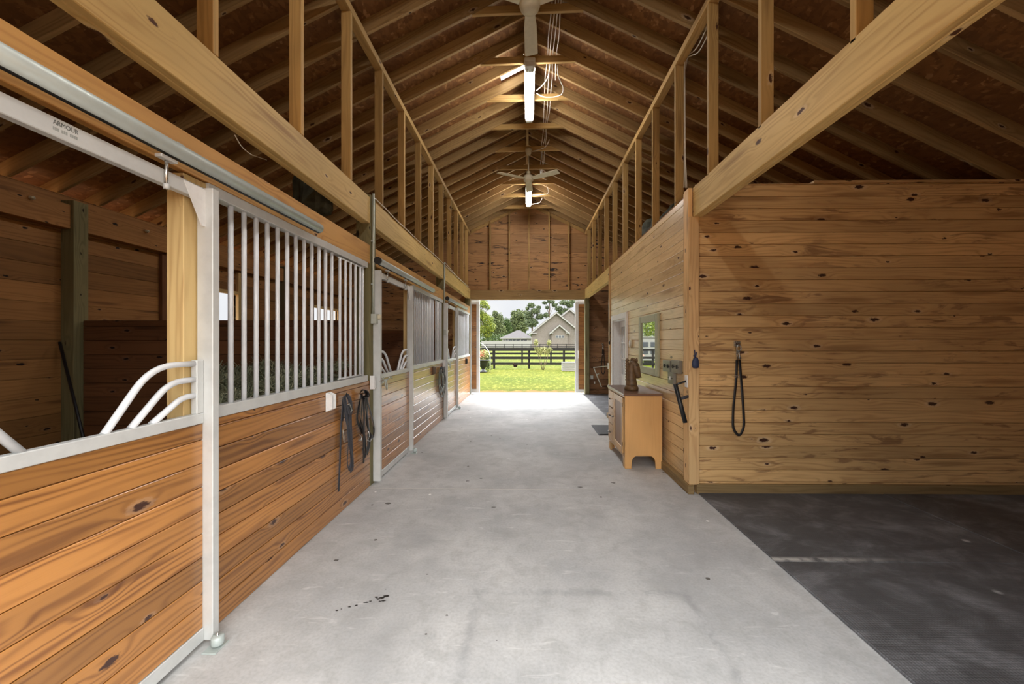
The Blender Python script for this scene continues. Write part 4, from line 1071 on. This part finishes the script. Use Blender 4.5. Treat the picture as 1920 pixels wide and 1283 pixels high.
# ------------------------------------------------------------------ lamps, fans and ridge cables
def fixture(y0, label):
    t = thing('strip_light', label, 'strip light', (0.03, y0 + .66, 5.04), 'strip lights under the ridge')
    x = .03; L = 1.32
    m = MB(); m.box(x - .07, x + .07, y0, y0 + L, 5.10, 5.15); m.build('housing', 'white_plastic', t, .012, 2)
    poly = [(x - .066, 5.10), (x - .06, 5.055), (x - .04, 5.035), (x + .04, 5.035), (x + .06, 5.055), (x + .066, 5.10)]
    m = MB(); m.prism(poly, 1, y0 + .13, y0 + L - .06); m.build('lit_diffuser', 'lamp', t)
    m = MB(); m.prism(poly, 1, y0 + .004, y0 + .1295); e = m.build('end_lens', 'white_plastic', t, .004)
    for dx in (-.028, .028):
        m = MB(); m.box(x + dx - .008, x + dx + .008, y0 + .05, y0 + .125, 5.030, 5.036); m.build('tube_end', 'galv_box', e, .002)
    m = MB(); m.prism(poly, 1, y0 + L - .0595, y0 + L - .004); m.build('end_lens', 'white_plastic', t, .004)
    for q in (.2, 1.1):
        m = MB(); m.box(x - .008, x + .008, y0 + q, y0 + q + .02, 5.15, 5.6 if False else 5.19); m.build('hanger', 'galv', t)
for y0, w in ((1.07, 'lit white strip light above the entrance end of the aisle'), (5.05, 'lit white strip light under the ridge between the two fans'), (9.02, 'lit white strip light under the ridge beyond the second fan')):
    fixture(y0, w)
m = MB(); m.box(.0, .05, 6.40, 6.46, 5.12, 5.19); tag(m.build('light_cleat', 'stud', None, .002), 'small wood cleat at the end of the middle strip light', 'cleat')
def fan(y, label):
    z = 4.60
    t = thing('ceiling_fan', label, 'ceiling fan', (.02, y, z), 'ceiling fans under the ridge'); x = .02
    m = MB(); m.lathe([(0, 5.185), (.055, 5.185), (.062, 5.15), (.045, 5.08), (.022, 5.055), (0, 5.055)], (x, y, 0), 20); m.build('canopy', 'cream', t)
    m = MB(); m.tube([(x, y, 5.06), (x, y, z + .09)], .011, 10); m.build('down_rod', 'cream', t)
    m = MB(); m.lathe([(0, z + .15), (.035, z + .145), (.04, z + .09), (.022, z + .085)], (x, y, 0), 16); m.build('coupling', 'cream', t)
    m = MB(); m.lathe([(0, z + .09), (.03, z + .088), (.085, z + .06), (.098, z + .03), (.098, z), (.085, z - .035), (.05, z - .05), (0, z - .054)], (x, y, 0), 28); m.build('motor_housing', 'cream', t)
    for a in (88, 207, 329):
        A = math.radians(a); Mx = Matrix.Translation((x, y, z + .005)) @ Matrix.Rotation(A, 4, 'Z') @ Matrix.Rotation(math.radians(-10), 4, 'X')
        m = MB(); pts = [(.09, -.045), (.25, -.062), (.62, -.07), (.635, -.06), (.635, .06), (.62, .07), (.25, .062), (.09, .045)]
        n = len(pts); V = [Mx @ Vector((p[0], p[1], h)) for h in (-.004, .004) for p in pts]
        m.V = [tuple(v) for v in V]
        m.Fc = [tuple(reversed(range(n))), tuple(range(n, 2 * n))] + [(i, (i + 1) % n, n + (i + 1) % n, n + i) for i in range(n)]
        m.U = [(0, 0)] * (2 * n + 4 * n); m.T = [.5] * (n + 2); m.S = [False] * (n + 2)
        b = m.build('blade', 'cream', t)
        m = MB(); m.box(.075, .2, -.02, .02, .004, .010, 0, .5, Mx); m.build('blade_arm', 'cream', b)
fan(STUD0 + .8 * 2 + .0, 'cream three-blade ceiling fan closest to the entrance, partly cut off above the first collar tie')
fan(STUD0 + .8 * 7 - .12, 'cream three-blade ceiling fan hanging under the ridge halfway along the aisle')
t = thing('ridge_cables', 'bundle of white cables strung over the collar ties along the ridge', 'cables', (.36, 6., 5.25))
ties = [y for y in TIES if y < 9.3]
for i in range(4):
    m = MB(); pts = []
    for a, b in zip(ties, ties[1:]):
        if i > 2 and a > 6: break
        x = .27 + i * .035 + .012 * math.sin(a * 3 + i); x2 = .27 + i * .035 + .012 * math.sin(b * 3 + i)
        pts += [(x, a, 5.287), ((x + x2) / 2 + .02 * math.sin(a + i), (a + b) / 2, 5.255 - .02 * (i % 2))]
    m.tube(tubepath(pts, .15, 3), .006, 6); m.build('cable', 'wire', t)
def px3(px, py, y): x = xat(px, y); return (x, y, zat(py, x, y))
for pts, w in (([px3(1032, 120, 5.24), px3(1028, 145, 5.4), px3(1018, 160, 5.6), px3(1006, 170, 5.75)], 'thin white cable dropping to the middle strip light'),
               ([px3(1045, 122, 5.24), px3(1046, 142, 5.3), px3(1057, 165, 5.4), px3(1054, 178, 5.5), px3(1040, 182, 5.6), px3(1020, 183, 5.7), px3(1006, 175, 5.8)], 'white cable loop hanging beside the middle strip light'),
               ([px3(1030, 262, 7.2), px3(1024, 276, 7.4), px3(1010, 281, 7.6), px3(998, 284, 7.62)], 'white cable curving to the canopy of the second fan'),
               ([px3(1025, 348, 9.3), px3(1029, 360, 9.3), px3(1026, 364, 9.35), px3(1010, 366, 9.5), px3(999, 366, 9.7)], 'white cable looping to the last strip light'),
               ([px3(1017, 371, 9.9), px3(1013, 380, 10.0), px3(1005, 382, 10.1), px3(998, 383, 10.2)], 'short white cable behind the last strip light')):
    m = MB(); m.tube(tubepath(pts, .15, 4), .006, 6); tag(m.build('lamp_cable', 'wire'), w, 'cable')
# cables beside the knee wall, tack room side
t = thing('wall_cables', 'bundle of white cables running down a stud to the tack room corner', 'cables', (AX + .1, 4.4, 3.1))
xs = AX + .115
for i in range(5):
    m = MB(); pts = []
    top = [(1326 + i * 8, -40 + i), (1308 + i * 6, 40 + i * 4), (1291 + i * 5, 75 + i * 6), (1284 + i * 1.2, 95 + i * 3), (1283 + i * .6, 130)]
    for px, py in top:
        X = xs - .03 + .006 * i; y = yat(px, X); pts.append((X, y, zat(py, X, y)))
    if i < 3:
        for px, py in ((1283 + i * .8, 220), (1283 + i, 290), (1283 + i * 2, 330), (1282 + i * 3, 352)):
            X = xs - .03; y = yat(px, X); pts.append((X, y, zat(py, X, y)))
    m.tube(tubepath(pts, .1, 4), .0055, 6); m.build('cable', 'wire', t)

# ------------------------------------------------------------------ far doorway: sliding doors and trim
def end_door(x0, x1, label, stile_side):
    t = thing('barn_door', label, 'barn door', ((x0 + x1) / 2, YG + .14, .02), 'far doorway sliding doors')
    y0, y1 = YG + .11, YG + .16; zt = 2.74; S = .095
    m = MB()
    ss = x0 if stile_side < 0 else x1 - S
    for a in (x0, x1 - S): 
        m2 = MB(); m2.box(a, a + S, y0, y1, .03, zt); m2.build('stile', 'white', t, .004)
    wpart('top_rail', 'white', t, (x0 + S, x1 - S, y0, y1, zt - .14, zt)); wpart('bottom_rail', 'white', t, (x0 + S, x1 - S, y0, y1, .03, .13))
    m = MB(); planks(m, 'Y', y0 + .012, y1 - .012, x0 + S, x1 - S, .13, zt - .14, (), .14); m.build('plank_panel', 'stall_board', t, .003)
    hx = x1 - S * .5 if stile_side > 0 else x0 + S * .5
    if stile_side < 0:
        m = MB(); m.tube(tubepath([(hx + .04, y0, zat(672, hx, y0)), (hx + .04, y0 - .05, zat(671, hx, y0)), (hx + .04, y0 - .05, zat(659, hx, y0)), (hx + .04, y0, zat(658, hx, y0))], .02), .012, 8); m.build('handle', 'white', t)
xl = xat(899.5, YG + .12); xr = xat(1078.5, YG + .12)
end_door(xl - 1.75, xl, 'sliding barn door with white frame at the stall side of the far doorway', 1)
end_door(xr, xr + 1.75, 'sliding barn door with white frame and handle at the wash bay side of the far doorway', -1)
m = MB(); m.box(-AX - .1, -AX + .02, YG + .031, YG + .05, 0, BZ0); m.box(AX - .0, AX + .1, YG + .031, YG + .05, 0, BZ0); m.box(-AX + .02, AX, YG + .031, YG + .05, BZ0 - .03, BZ0 + .1)
struct(m.build('trim_4', 'white', bevel=.003))
m = MB(); m.box(-3.6, 3.6, YG + .1, YG + .19, 2.82, 2.92); tag(m.build('barn_door_track', 'galv'), 'long track for the barn doors outside the far doorway', 'track')

# ------------------------------------------------------------------ yard beyond
GZ = -.03
def X_(px, Y): return xat(px, Y)
def fence(Y, posts, rails, hgt, ph, label, pt=.1, slope=0., x0=None, x1=None):
    t = thing('board_fence', label, 'fence', (0, Y, GZ))
    xa, xb = x0, x1
    for z, h in rails:
        m = MB(); m.box(xa, xb, Y - .03, Y + .01, z - h / 2, z + h / 2); m.build('rail', 'fence_black', t)
    for x in posts:
        m = MB(); m.box(x - pt / 2, x + pt / 2, Y + .011, Y + .1, GZ, hgt); m.build('post', 'fence_black', t)
Y = 22.6; pp = [X_(992 + 65.5 * k, Y) for k in range(-4, 5)]
fence(Y, pp, [(1.05, .13), (.60, .13), (.26, .13)], 1.12, 0, 'black board fence right behind the chicken', .115, x0=-9, x1=9)
Y = 28.6; pp = [X_(979 + 54 * k, Y) for k in range(-5, 6)]
fence(Y, pp, [(1.02, .15), (.66, .13), (.32, .13)], 1.1, 0, 'second black board fence across the paddock lane', .12, x0=-12, x1=12)
Y = 93.; pp = [X_(979 + 16.6 * k, Y) for k in range(-7, 9)]
fence(Y, pp, [(.93, .14), (.5, .12), (.12, .12)], 1.05, 0, 'thin distant black fence in front of the white vinyl fence', .14, x0=-18, x1=18)
m = MB(); Y = 104.
xa, xb = X_(903, Y), X_(997, Y); n = 12
t = thing('vinyl_fence', 'long white vinyl privacy fence in front of the pool house', 'fence', ((xa + xb) / 2, Y, GZ))
m = MB(); m.box(xa, xb, Y, Y + .05, .05, 1.72); m.build('panel', 'vinyl', t)
m = MB(); m.box(xa, xb, Y - .03, Y + .08, 1.72, 1.82); m.build('top_rail', 'vinyl', t)
for i in range(n + 1):
    x = xa + (xb - xa) * i / n; m = MB(); m.box(x - .07, x + .07, Y - .04, Y + .09, GZ, 1.92); m.build('post', 'vinyl', t)

def gable_house(t, xc, hw, ze, za, y0, y1, wall, ov=.35, trim='vinyl', roof='shingle', th=.28):
    m = MB()
    m.face([(xc - hw, y0, GZ), (xc + hw, y0, GZ), (xc + hw, y0, ze), (xc, y0, za), (xc - hw, y0, ze)], [(-hw, 0), (hw, 0), (hw, ze), (0, za), (-hw, ze)], .5)
    m.face([(xc + hw, y1, GZ), (xc - hw, y1, GZ), (xc - hw, y1, ze), (xc, y1, za), (xc + hw, y1, ze)], [(-hw, 0), (hw, 0), (hw, ze), (0, za), (-hw, ze)], .5)
    for s in (-1, 1):
        q = [(xc + s * hw, y0, GZ), (xc + s * hw, y1, GZ), (xc + s * hw, y1, ze), (xc + s * hw, y0, ze)]
        if s < 0: q.reverse()
        m.face(q, [(0, 0), (y1 - y0, 0), (y1 - y0, ze), (0, ze)], .5)
    m.build('wall', wall, t)
    sl = (za - ze) / hw
    for s in (-1, 1):
        m = MB(); e = hw + ov
        p = [(xc, za + .05), (xc + s * e, za + .05 - sl * e), (xc + s * e, za + .05 - sl * e + th), (xc, za + .05 + th)]
        m.prism(p, 1, y0 - ov, y1 + ov); m.build('roof_slope', roof, t)
        m = MB(); p = [(xc, za - .2), (xc + s * e, za - .2 - sl * e), (xc + s * e, za - .2 - sl * e + .45), (xc, za - .2 + .45)]
        m.prism(p, 1, y0 - ov - .06, y0 - ov - .001); m.build('rake_trim', trim, t)
        m = MB(); m.prism([(xc + s * hw * 1.02, ze - .35), (xc + s * (hw * .8), ze - .35), (xc + s * (hw * .8), ze - .1), (xc + s * (hw + ov), ze - .1), (xc + s * (hw + ov), ze - .35)], 1, y0 - ov, y0 - .001); m.build('eave_return', trim, t)
Y = 110.
t = thing('brick_house', 'large pale brick house with a white-trimmed gable, beyond the paddock fences', 'house', (X_(1043, Y), Y, GZ))
xc = X_(1043, Y); hw = xc - X_(997, Y)
gable_house(t, xc, hw, zat(624, xc, Y), zat(587, xc, Y), Y, Y + 14, 'brick', .75)
gable_house(t, X_(1068, Y + 4), X_(1068, Y + 4) - X_(1030, Y + 4), zat(612, 12, Y + 4), zat(580.5, 12, Y + 4), Y + 4, Y + 20, 'brick', .5)
y2 = Y - 1.2; xc2 = X_(1049, y2); gable_house(t, xc2, X_(1049, y2) - X_(1034, y2), zat(623, xc2, y2), zat(610.5, xc2, y2), y2, Y - .01, 'brick', .6)
wx0, wx1 = X_(1041.5, y2), X_(1058, y2); z0, z1 = zat(634.5, xc2, y2), zat(629, xc2, y2)
m = MB(); m.box(wx0, wx1, y2 - .08, y2 - .005, z0, z1); wf = m.build('window', 'vinyl', t)
for i in range(3):
    a = wx0 + (wx1 - wx0) * (i + .12) / 3; b = wx0 + (wx1 - wx0) * (i + .88) / 3
    m = MB(); m.box(a, b, y2 - .1, y2 - .081, z0 + .12, z1 - .12); m.build('pane', 'glass_dark', wf)
m = MB(); gx_ = X_(1040, Y); m.box(X_(1036, y2), X_(1052, y2), y2 - .3, y2 - .01, GZ, 1.6); m.build('garage_opening', 'glass_dark', t) if False else None
Y = 131.
t = thing('pool_house', 'white pool house with a grey hipped roof, left of the brick house', 'pool house', (X_(970, Y), Y + 4, GZ))
t['label'] = 'white pool house with a grey hipped roof behind the white vinyl fence'
xa, xb = X_(941, Y), X_(996, Y); ze = zat(634, 0, Y); za = zat(619.5, 0, Y + 5)
wpart('wall', 'vinyl', t, (xa, xb, Y, Y + 10, GZ, ze), bevel=0)
m = MB(); o = .6; A = [(xa - o, Y - o, ze), (xb + o, Y - o, ze), (xb + o, Y + 10 + o, ze), (xa - o, Y + 10 + o, ze)]; xm = X_(971, Y + 5); r0, r1 = (xm - .3, Y + 5, za), (xm + .8, Y + 5, za)
m.face([A[0], A[1], r1, r0], [(0, 0)] * 4, .5); m.face([A[1], A[2], r1], [(0, 0)] * 3, .5); m.face([A[2], A[3], r0, r1], [(0, 0)] * 4, .5); m.face([A[3], A[0], r0], [(0, 0)] * 3, .5); m.face([A[3], A[2], A[1], A[0]], [(0, 0)] * 4, .5); m.build('hip_roof', 'shingle', t)
m = MB(); m.box(xa - o, xb + o, Y - o - .05, Y - o + .02, ze - .2, ze + .05); m.build('fascia', 'vinyl', t)
for a, b in ((944, 946), (948.5, 952), (953.5, 960), (961, 967), (968, 975), (977, 988)):
    m = MB(); m.box(X_(a, Y), X_(b, Y), Y - .06, Y - .005, zat(640, 0, Y), zat(636.5, 0, Y)); m.build('window', 'glass_dark', t)

# trees
def tree(name, label, cat, base, trunk_h, blobs, mat, n, size, seed, tr=.25, grp=None, lean=0.):
    rd = random.Random(seed); t = thing(name, label, cat, base, grp)
    m = MB(); bx_, by_, bz_ = base
    m.tube([(bx_, by_, bz_), (bx_ + lean * .4, by_, bz_ + trunk_h * .5), (bx_ + lean, by_, bz_ + trunk_h)], [tr, tr * .8, tr * .45], 8)
    for c, r in blobs:
        m.tube([(bx_ + lean * .7, by_, bz_ + trunk_h * .6), tuple(Vector((bx_ + lean * .7, by_, bz_ + trunk_h * .6)).lerp(Vector(c), .9))], [tr * .35, tr * .12], 5)
    m.build('trunk', 'bark', t)
    m = MB(); tot = sum(r[0] * r[2] for c, r in blobs)
    for c, r in blobs: m.cloud(c, r, int(3.2 * n * r[0] * r[2] / tot), size * .56, rd, .4)
    m.build('crown', mat, t)
def pb(px, py, Y, rpx, rpz, ry=None):
    x = X_(px, Y); k = Y / F
    return ((x, Y, zat(py, x, Y)), (rpx * k, (ry or rpx) * k, rpz * k))
Y = 31.
tree('shade_tree', 'sunlit yellow-green tree just outside the far doorway on the stall side', 'tree', (X_(893, Y), Y, GZ), 4.2,
     [pb(906, 570, Y, 10, 10), pb(915, 577, Y, 5, 5), pb(903, 592, Y, 11, 12), pb(912, 600, Y, 14, 12), pb(905, 618, Y, 14, 12), pb(919, 614, Y, 12, 11), pb(914, 628, Y, 9, 7), pb(890, 590, Y, 16, 22)], 'leaf_yellow', 3600, .085, 1, .14)
Y = 172.
grp = 'trees behind the white fence'
tree('broadleaf_tree', 'dark bushy tree behind the yellow-green tree, at the stall side', 'tree', (X_(928, Y), Y, GZ), 9, [pb(928, 610, Y, 13, 16), pb(922, 625, Y, 14, 14), pb(936, 602, Y, 9, 16), pb(938, 622, Y, 12, 16), pb(928, 590, Y, 6, 8)], 'leaf_dark', 2600, .55, 2, .6, grp)
tree('broadleaf_tree', 'mid green slender tree between the dark bushy tree and the tall round one', 'tree', (X_(951, Y + 4), Y + 4, GZ), 9, [pb(950, 610, Y + 4, 8, 15), pb(953, 622, Y + 4, 10, 14), pb(946, 628, Y + 4, 8, 9)], 'leaf_mid', 1500, .5, 3, .5, grp)
tree('broadleaf_tree', 'tall round dark tree rising above the pool house roof', 'tree', (X_(973, Y + 8), Y + 8, GZ), 12, [pb(973, 592, Y + 8, 13, 12), pb(965, 604, Y + 8, 12, 14), pb(982, 602, Y + 8, 11, 16), pb(974, 615, Y + 8, 18, 14), pb(963, 588, Y + 8, 6, 6), pb(985, 588, Y + 8, 5, 6)], 'leaf_dark', 3000, .6, 4, .7, grp)
tree('pine_tree', 'airy pine in front of the brick house gable, with gaps of sky', 'tree', (X_(998, Y - 10), Y - 10, GZ), 14, [pb(996, 573, Y - 10, 8, 5), pb(1004, 584, Y - 10, 10, 6), pb(991, 592, Y - 10, 9, 9), pb(1012, 594, Y - 10, 8, 6), pb(997, 605, Y - 10, 13, 10), pb(1010, 577, Y - 10, 5, 4), pb(989, 579, Y - 10, 4, 4)], 'leaf_pine', 1900, .5, 5, .4, grp)
t = tree('pine_tree', 'tall thin-trunked pine rising behind the main house gable', 'tree', (X_(1030, Y - 12), Y - 12, GZ), 20.5, [pb(1021, 568, Y - 12, 5, 3), pb(1033, 566, Y - 12, 8, 3), pb(1040, 572, Y - 12, 6, 4), pb(1026, 577, Y - 12, 5, 3), pb(1030, 558, Y - 12, 9, 6), pb(1024, 591, Y - 12, 6, 5)], 'leaf_pine', 900, .5, 6, .35, grp)
tree('pine_tree', 'pine with an open crown behind the smaller house gable', 'tree', (X_(1060, Y), Y, GZ), 16, [pb(1048, 579, Y, 8, 5), pb(1058, 568, Y, 10, 5), pb(1068, 572, Y, 8, 6), pb(1052, 586, Y, 8, 4), pb(1072, 566, Y, 7, 4), pb(1062, 582, Y, 8, 4)], 'leaf_pine', 1400, .5, 7, .4, grp)
tree('broadleaf_tree', 'large tree standing behind the white trailer', 'tree', (-7., 34., GZ), 3.4, [((-6.7, 34, 4.6), (2., 1.8, 2.)), ((-6.6, 33.6, 2.9), (2., 1.8, 1.3)), ((-8.4, 34, 3.4), (1.8, 1.6, 1.6)), ((-7.6, 33, 2.4), (1.6, 1.4, .9))], 'leaf_yellow', 2600, .13, 8, .16)
hedge = MB(); rd = random.Random(5)
Y = 150.
for px in range(900, 1000, 7): hedge.cloud((X_(px, Y), Y, 2.2 + rd.uniform(-.4, .6)), (2.2, 1.5, 2.6), 420, .24, rd)
hedge.box(X_(899, Y), X_(998, Y), Y - .3, Y + .3, GZ, 2.4)
tag(hedge.build('hedge', 'leaf_mid'), 'long mid green hedge line behind the white vinyl fence', 'hedge')

# young multi-stem tree with pale leaves
Y = 21.6; x0 = X_(1018, Y)
t = thing('young_tree', 'young multi-stem tree with pale variegated leaves in front of the fences', 'tree', (x0, Y, GZ))
m = MB()
for px, py in ((1006, 650), (1012, 660), (1024, 655), (1031, 648)):
    x = X_(px, Y); m.tube(tubepath([(x0 + (x - x0) * .12, Y, GZ), (x0 + (x - x0) * .6, Y, .55), (x, Y, zat(py, x, Y))], .5), [.014] * 7 + [.014] * (len(tubepath([(0, 0, 0), (1, 0, 1), (2, 0, 3)], .5)) - 7), 6)
m.build('stems', 'bark', t)
m = MB(); rd = random.Random(12)
for px, py, rx, rz_ in ((1005, 643, 4.5, 7), (1007, 655, 6, 6), (1018, 655, 9, 6), (1029, 643, 4.5, 7), (1030, 656, 6, 6), (1024, 661, 8, 4), (1012, 661, 7, 5)):
    c, r = pb(px, py, Y, rx, rz_, 5); m.cloud(c, r, 300, .032, rd, .1)
m.build('leaves', 'leaf_pale', t)

# planter with flowers, shrub and hook
Y = 19.9; x0 = X_(906, Y)
t = thing('urn_planter', 'dark urn planter with pink flowers on the lawn beside the far doorway', 'planter', (x0, Y, GZ))
m = MB(); m.lathe([(0, .0), (.2, .0), (.2, .05), (.09, .12), (.09, .2), (.19, .3), (.25, .48), (.27, .56), (.33, .58), (.33, .63), (.26, .63), (.24, .56), (0, .55)], (x0, Y, GZ), 24); m.build('urn', 'black_steel', t)
m = MB(); rd = random.Random(4); m.cloud((x0, Y, .85), (.34, .3, .32), 900, .034, rd, .1); m.build('foliage', 'leaf_pale', t)
m = MB(); m.cloud((x0 - .1, Y - .1, .86), (.26, .26, .2), 110, .045, rd, .3); m.build('flowers', 'flower', t)
m = MB(); rd = random.Random(6); xs = X_(915, Y + .3)
m.cloud((xs, Y + .3, .32), (.2, .2, .36), 700, .027, rd, .2); m.cloud((xs - .03, Y + .3, .75), (.15, .15, .3), 450, .027, rd, .2)
tag(m.build('shrub', 'leaf_mid'), 'slim green shrub growing beside the urn planter', 'shrub')
m = MB(); Yh = 19.6; pts = []
for px, py in ((919, 693), (919, 668), (917, 660), (911, 651), (906, 646), (900, 643)): x = X_(px, Yh); pts.append((x, Yh, zat(py, x, Yh)))
pts[0] = (pts[0][0], Yh, GZ)
m.tube(tubepath(pts, .3), .014, 6); tag(m.build('plant_hook', 'white'), 'thin white curved pole arching over the urn planter', 'pole')
# white mounting steps
Y = 20.6; xa, xb = X_(1054.5, Y), X_(1083, Y)
t = thing('mounting_block', 'white slatted mounting block on the lawn at the wash bay side', 'mounting block', ((xa + xb) / 2, Y, GZ))
for i in range(5):
    z = GZ + .01 + i * .085
    m = MB(); m.box(xa, xb, Y - .012, Y + .03, z + .006, z + .068); m.build('slat', 'vinyl', t, .005)
    m = MB(); m.box(xa + .001, xa + .03, Y + .031, Y + .6, z, z + .075); m.build('slat', 'vinyl', t, .005)
m = MB(); m.box(xa - .02, xb + .02, Y - .02, Y + .62, GZ + .435, GZ + .47); m.build('top', 'vinyl', t, .005)
m = MB(); m.box(xa + .031, xb, Y + .031, Y + .6, GZ, GZ + .43); m.build('core', 'grey_box', t)
# hen
Y = 22.0; x0 = X_(966, Y); k = Y / F
t = thing('hen', 'dark brown hen walking on the lawn in front of the fence', 'chicken', (x0, Y, GZ))
nodes = [((x0 + .01, Y, GZ + .17), (.075, .07)), ((x0 - .05, Y, GZ + .19), (.062, .06)), ((x0 - .085, Y, GZ + .255), (.03, .03)), ((x0 - .092, Y, GZ + .315), (.022, .024)), ((x0 + .07, Y, GZ + .20), (.058, .05)), ((x0 + .11, Y, GZ + .27), (.03, .03)), ((x0 + .12, Y, GZ + .33), (.012, .02))]
skin_obj('body', nodes, [(0, 1), (1, 2), (2, 3), (0, 4), (4, 5), (5, 6)], 'black_hen', t)
for dx in (-.02, .03):
    m = MB(); m.tube([(x0 + dx, Y + dx, GZ + .11), (x0 + dx, Y + dx, GZ + .005)], .007, 6); m.tube([(x0 + dx, Y + dx, GZ + .008), (x0 + dx - .035, Y + dx, GZ + .004)], .005, 5); m.build('leg', 'cream', t)
m = MB(); m.prism([(x0 - .11, GZ + .333), (x0 - .08, GZ + .333), (x0 - .082, GZ + .346), (x0 - .092, GZ + .34), (x0 - .1, GZ + .35)], 1, Y - .005, Y + .005); m.build('comb', 'red', t)
m = MB(); m.tube([(x0 - .11, Y, GZ + .315), (x0 - .14, Y, GZ + .305)], [.009, .001], 6); m.build('beak', 'cream', t)
# white trailer seen only in the mirror
t = thing('white_trailer', 'white trailer with dark windows parked outside, seen reflected in the mirror', 'trailer', (-4.7, 27., GZ))
wpart('body', 'vinyl', t, (-6.6, -3.45, 26., 28., .25, 1.78), bevel=.05)
for i in range(5):
    a = -6.4 + i * .58
    for z0, z1 in ((1.18, 1.5), (.72, 1.05)):
        wpart('window', 'glass_dark', t, (a, a + .42, 25.97, 25.999, z0, z1))
wpart('roof_edge', 'galv_box', t, (-6.62, -3.43, 25.95, 28.02, 1.781, 1.86))
for x in (-5.6, -4.7):
    m = MB(); m.lathe([(0, -.1), (.22, -.1), (.28, -.06), (.28, .06), (.22, .1), (0, .1)], (x, 26.2, GZ + .28), 20, 'Y'); m.build('wheel', 'black', t)

# ------------------------------------------------------------------ sky, sun, camera
sc = bpy.context.scene
w = bpy.data.worlds.new('sky'); sc.world = w; w.use_nodes = True
nt = w.node_tree; nt.nodes.clear()
g = G('tmp_sky'); bpy.data.materials.remove(g.m); g.t = nt
d = g.node('ShaderNodeTexCoord').outputs['Generated']
x, y, z = g.sep(d)
SKY_FAR, SKY_TOP, SKY_FRONT, SKY_BACK = .57, 9.8, 3.0, 3.4
up = g.mr(z, .11, .45); back = g.mr(g.M('ADD', g.M('ADD', g.M('MULTIPLY', x, .42), g.M('MULTIPLY', y, -.74)), g.M('MULTIPLY', z, .53)), .45, 1.)
cl = g.noise(d, 3.5, 4, .6)
far = g.mix(g.mr(cl, .4, .65), (.86 * SKY_FAR, .88 * SKY_FAR, .92 * SKY_FAR, 1), (.96 * SKY_FAR, .97 * SKY_FAR, .97 * SKY_FAR, 1))
top = g.mix(g.mr(y, -.4, .4), (.97 * SKY_FRONT, 1. * SKY_FRONT, 1.03 * SKY_FRONT, 1), (.98 * SKY_TOP, 1. * SKY_TOP, 1.02 * SKY_TOP, 1))
c = g.mix(up, far, top)
c = g.mix(back, c, (1. * SKY_BACK, .99 * SKY_BACK, .97 * SKY_BACK, 1))
bg = g.node('ShaderNodeBackground', {'Color': c, 'Strength': 1.})
o = nt.nodes.new('ShaderNodeOutputWorld'); nt.links.new(bg.outputs[0], o.inputs[0])

sun = bpy.data.lights.new('sun', 'SUN'); sun.energy = 1.6; sun.angle = math.radians(8); sun.color = (1., .96, .9)
so = bpy.data.objects.new('sun', sun); C.objects.link(so); so.rotation_euler = (math.radians(12), math.radians(10), 0)
# light portals in the openings (they only guide the sampling of daylight)
def portal(name, loc, rot, sx, sy):
    l = bpy.data.lights.new(name, 'AREA'); l.shape = 'RECTANGLE'; l.size = sx; l.size_y = sy; l.cycles.is_portal = True
    o = bpy.data.objects.new(name, l); C.objects.link(o); o.location = loc; o.rotation_euler = rot
portal('front_doorway_daylight', (0, YF - .05, BZ0 / 2), (PI / 2, 0, 0), 3.4, BZ0)
portal('far_doorway_daylight', (0, YG + .1, BZ0 / 2), (-PI / 2, 0, 0), 3.4, BZ0)

cam = bpy.data.cameras.new('camera'); co = bpy.data.objects.new('camera', cam); C.objects.link(co)
cam.sensor_fit = 'HORIZONTAL'; cam.sensor_width = 36.; cam.lens = F / 1920 * 36.
cam.clip_start = .05; cam.clip_end = 1500
co.location = (0, 0, EYE); co.rotation_euler = (PI / 2, 0, TH)
cam.shift_x = -(PX0 - 960) / 1920
sc.camera = co
vs = sc.view_settings; vs.view_transform = 'Standard'; vs.look = 'None'; vs.exposure = .80; vs.gamma = 1.; vs.use_curve_mapping = False
cy = sc.cycles
cy.max_bounces = 8; cy.diffuse_bounces = 5; cy.glossy_bounces = 3; cy.transmission_bounces = 3; cy.use_denoising = True; cy.adaptive_threshold = .02
cy.sample_clamp_indirect = 6.; cy.caustics_reflective = False; cy.caustics_refractive = False
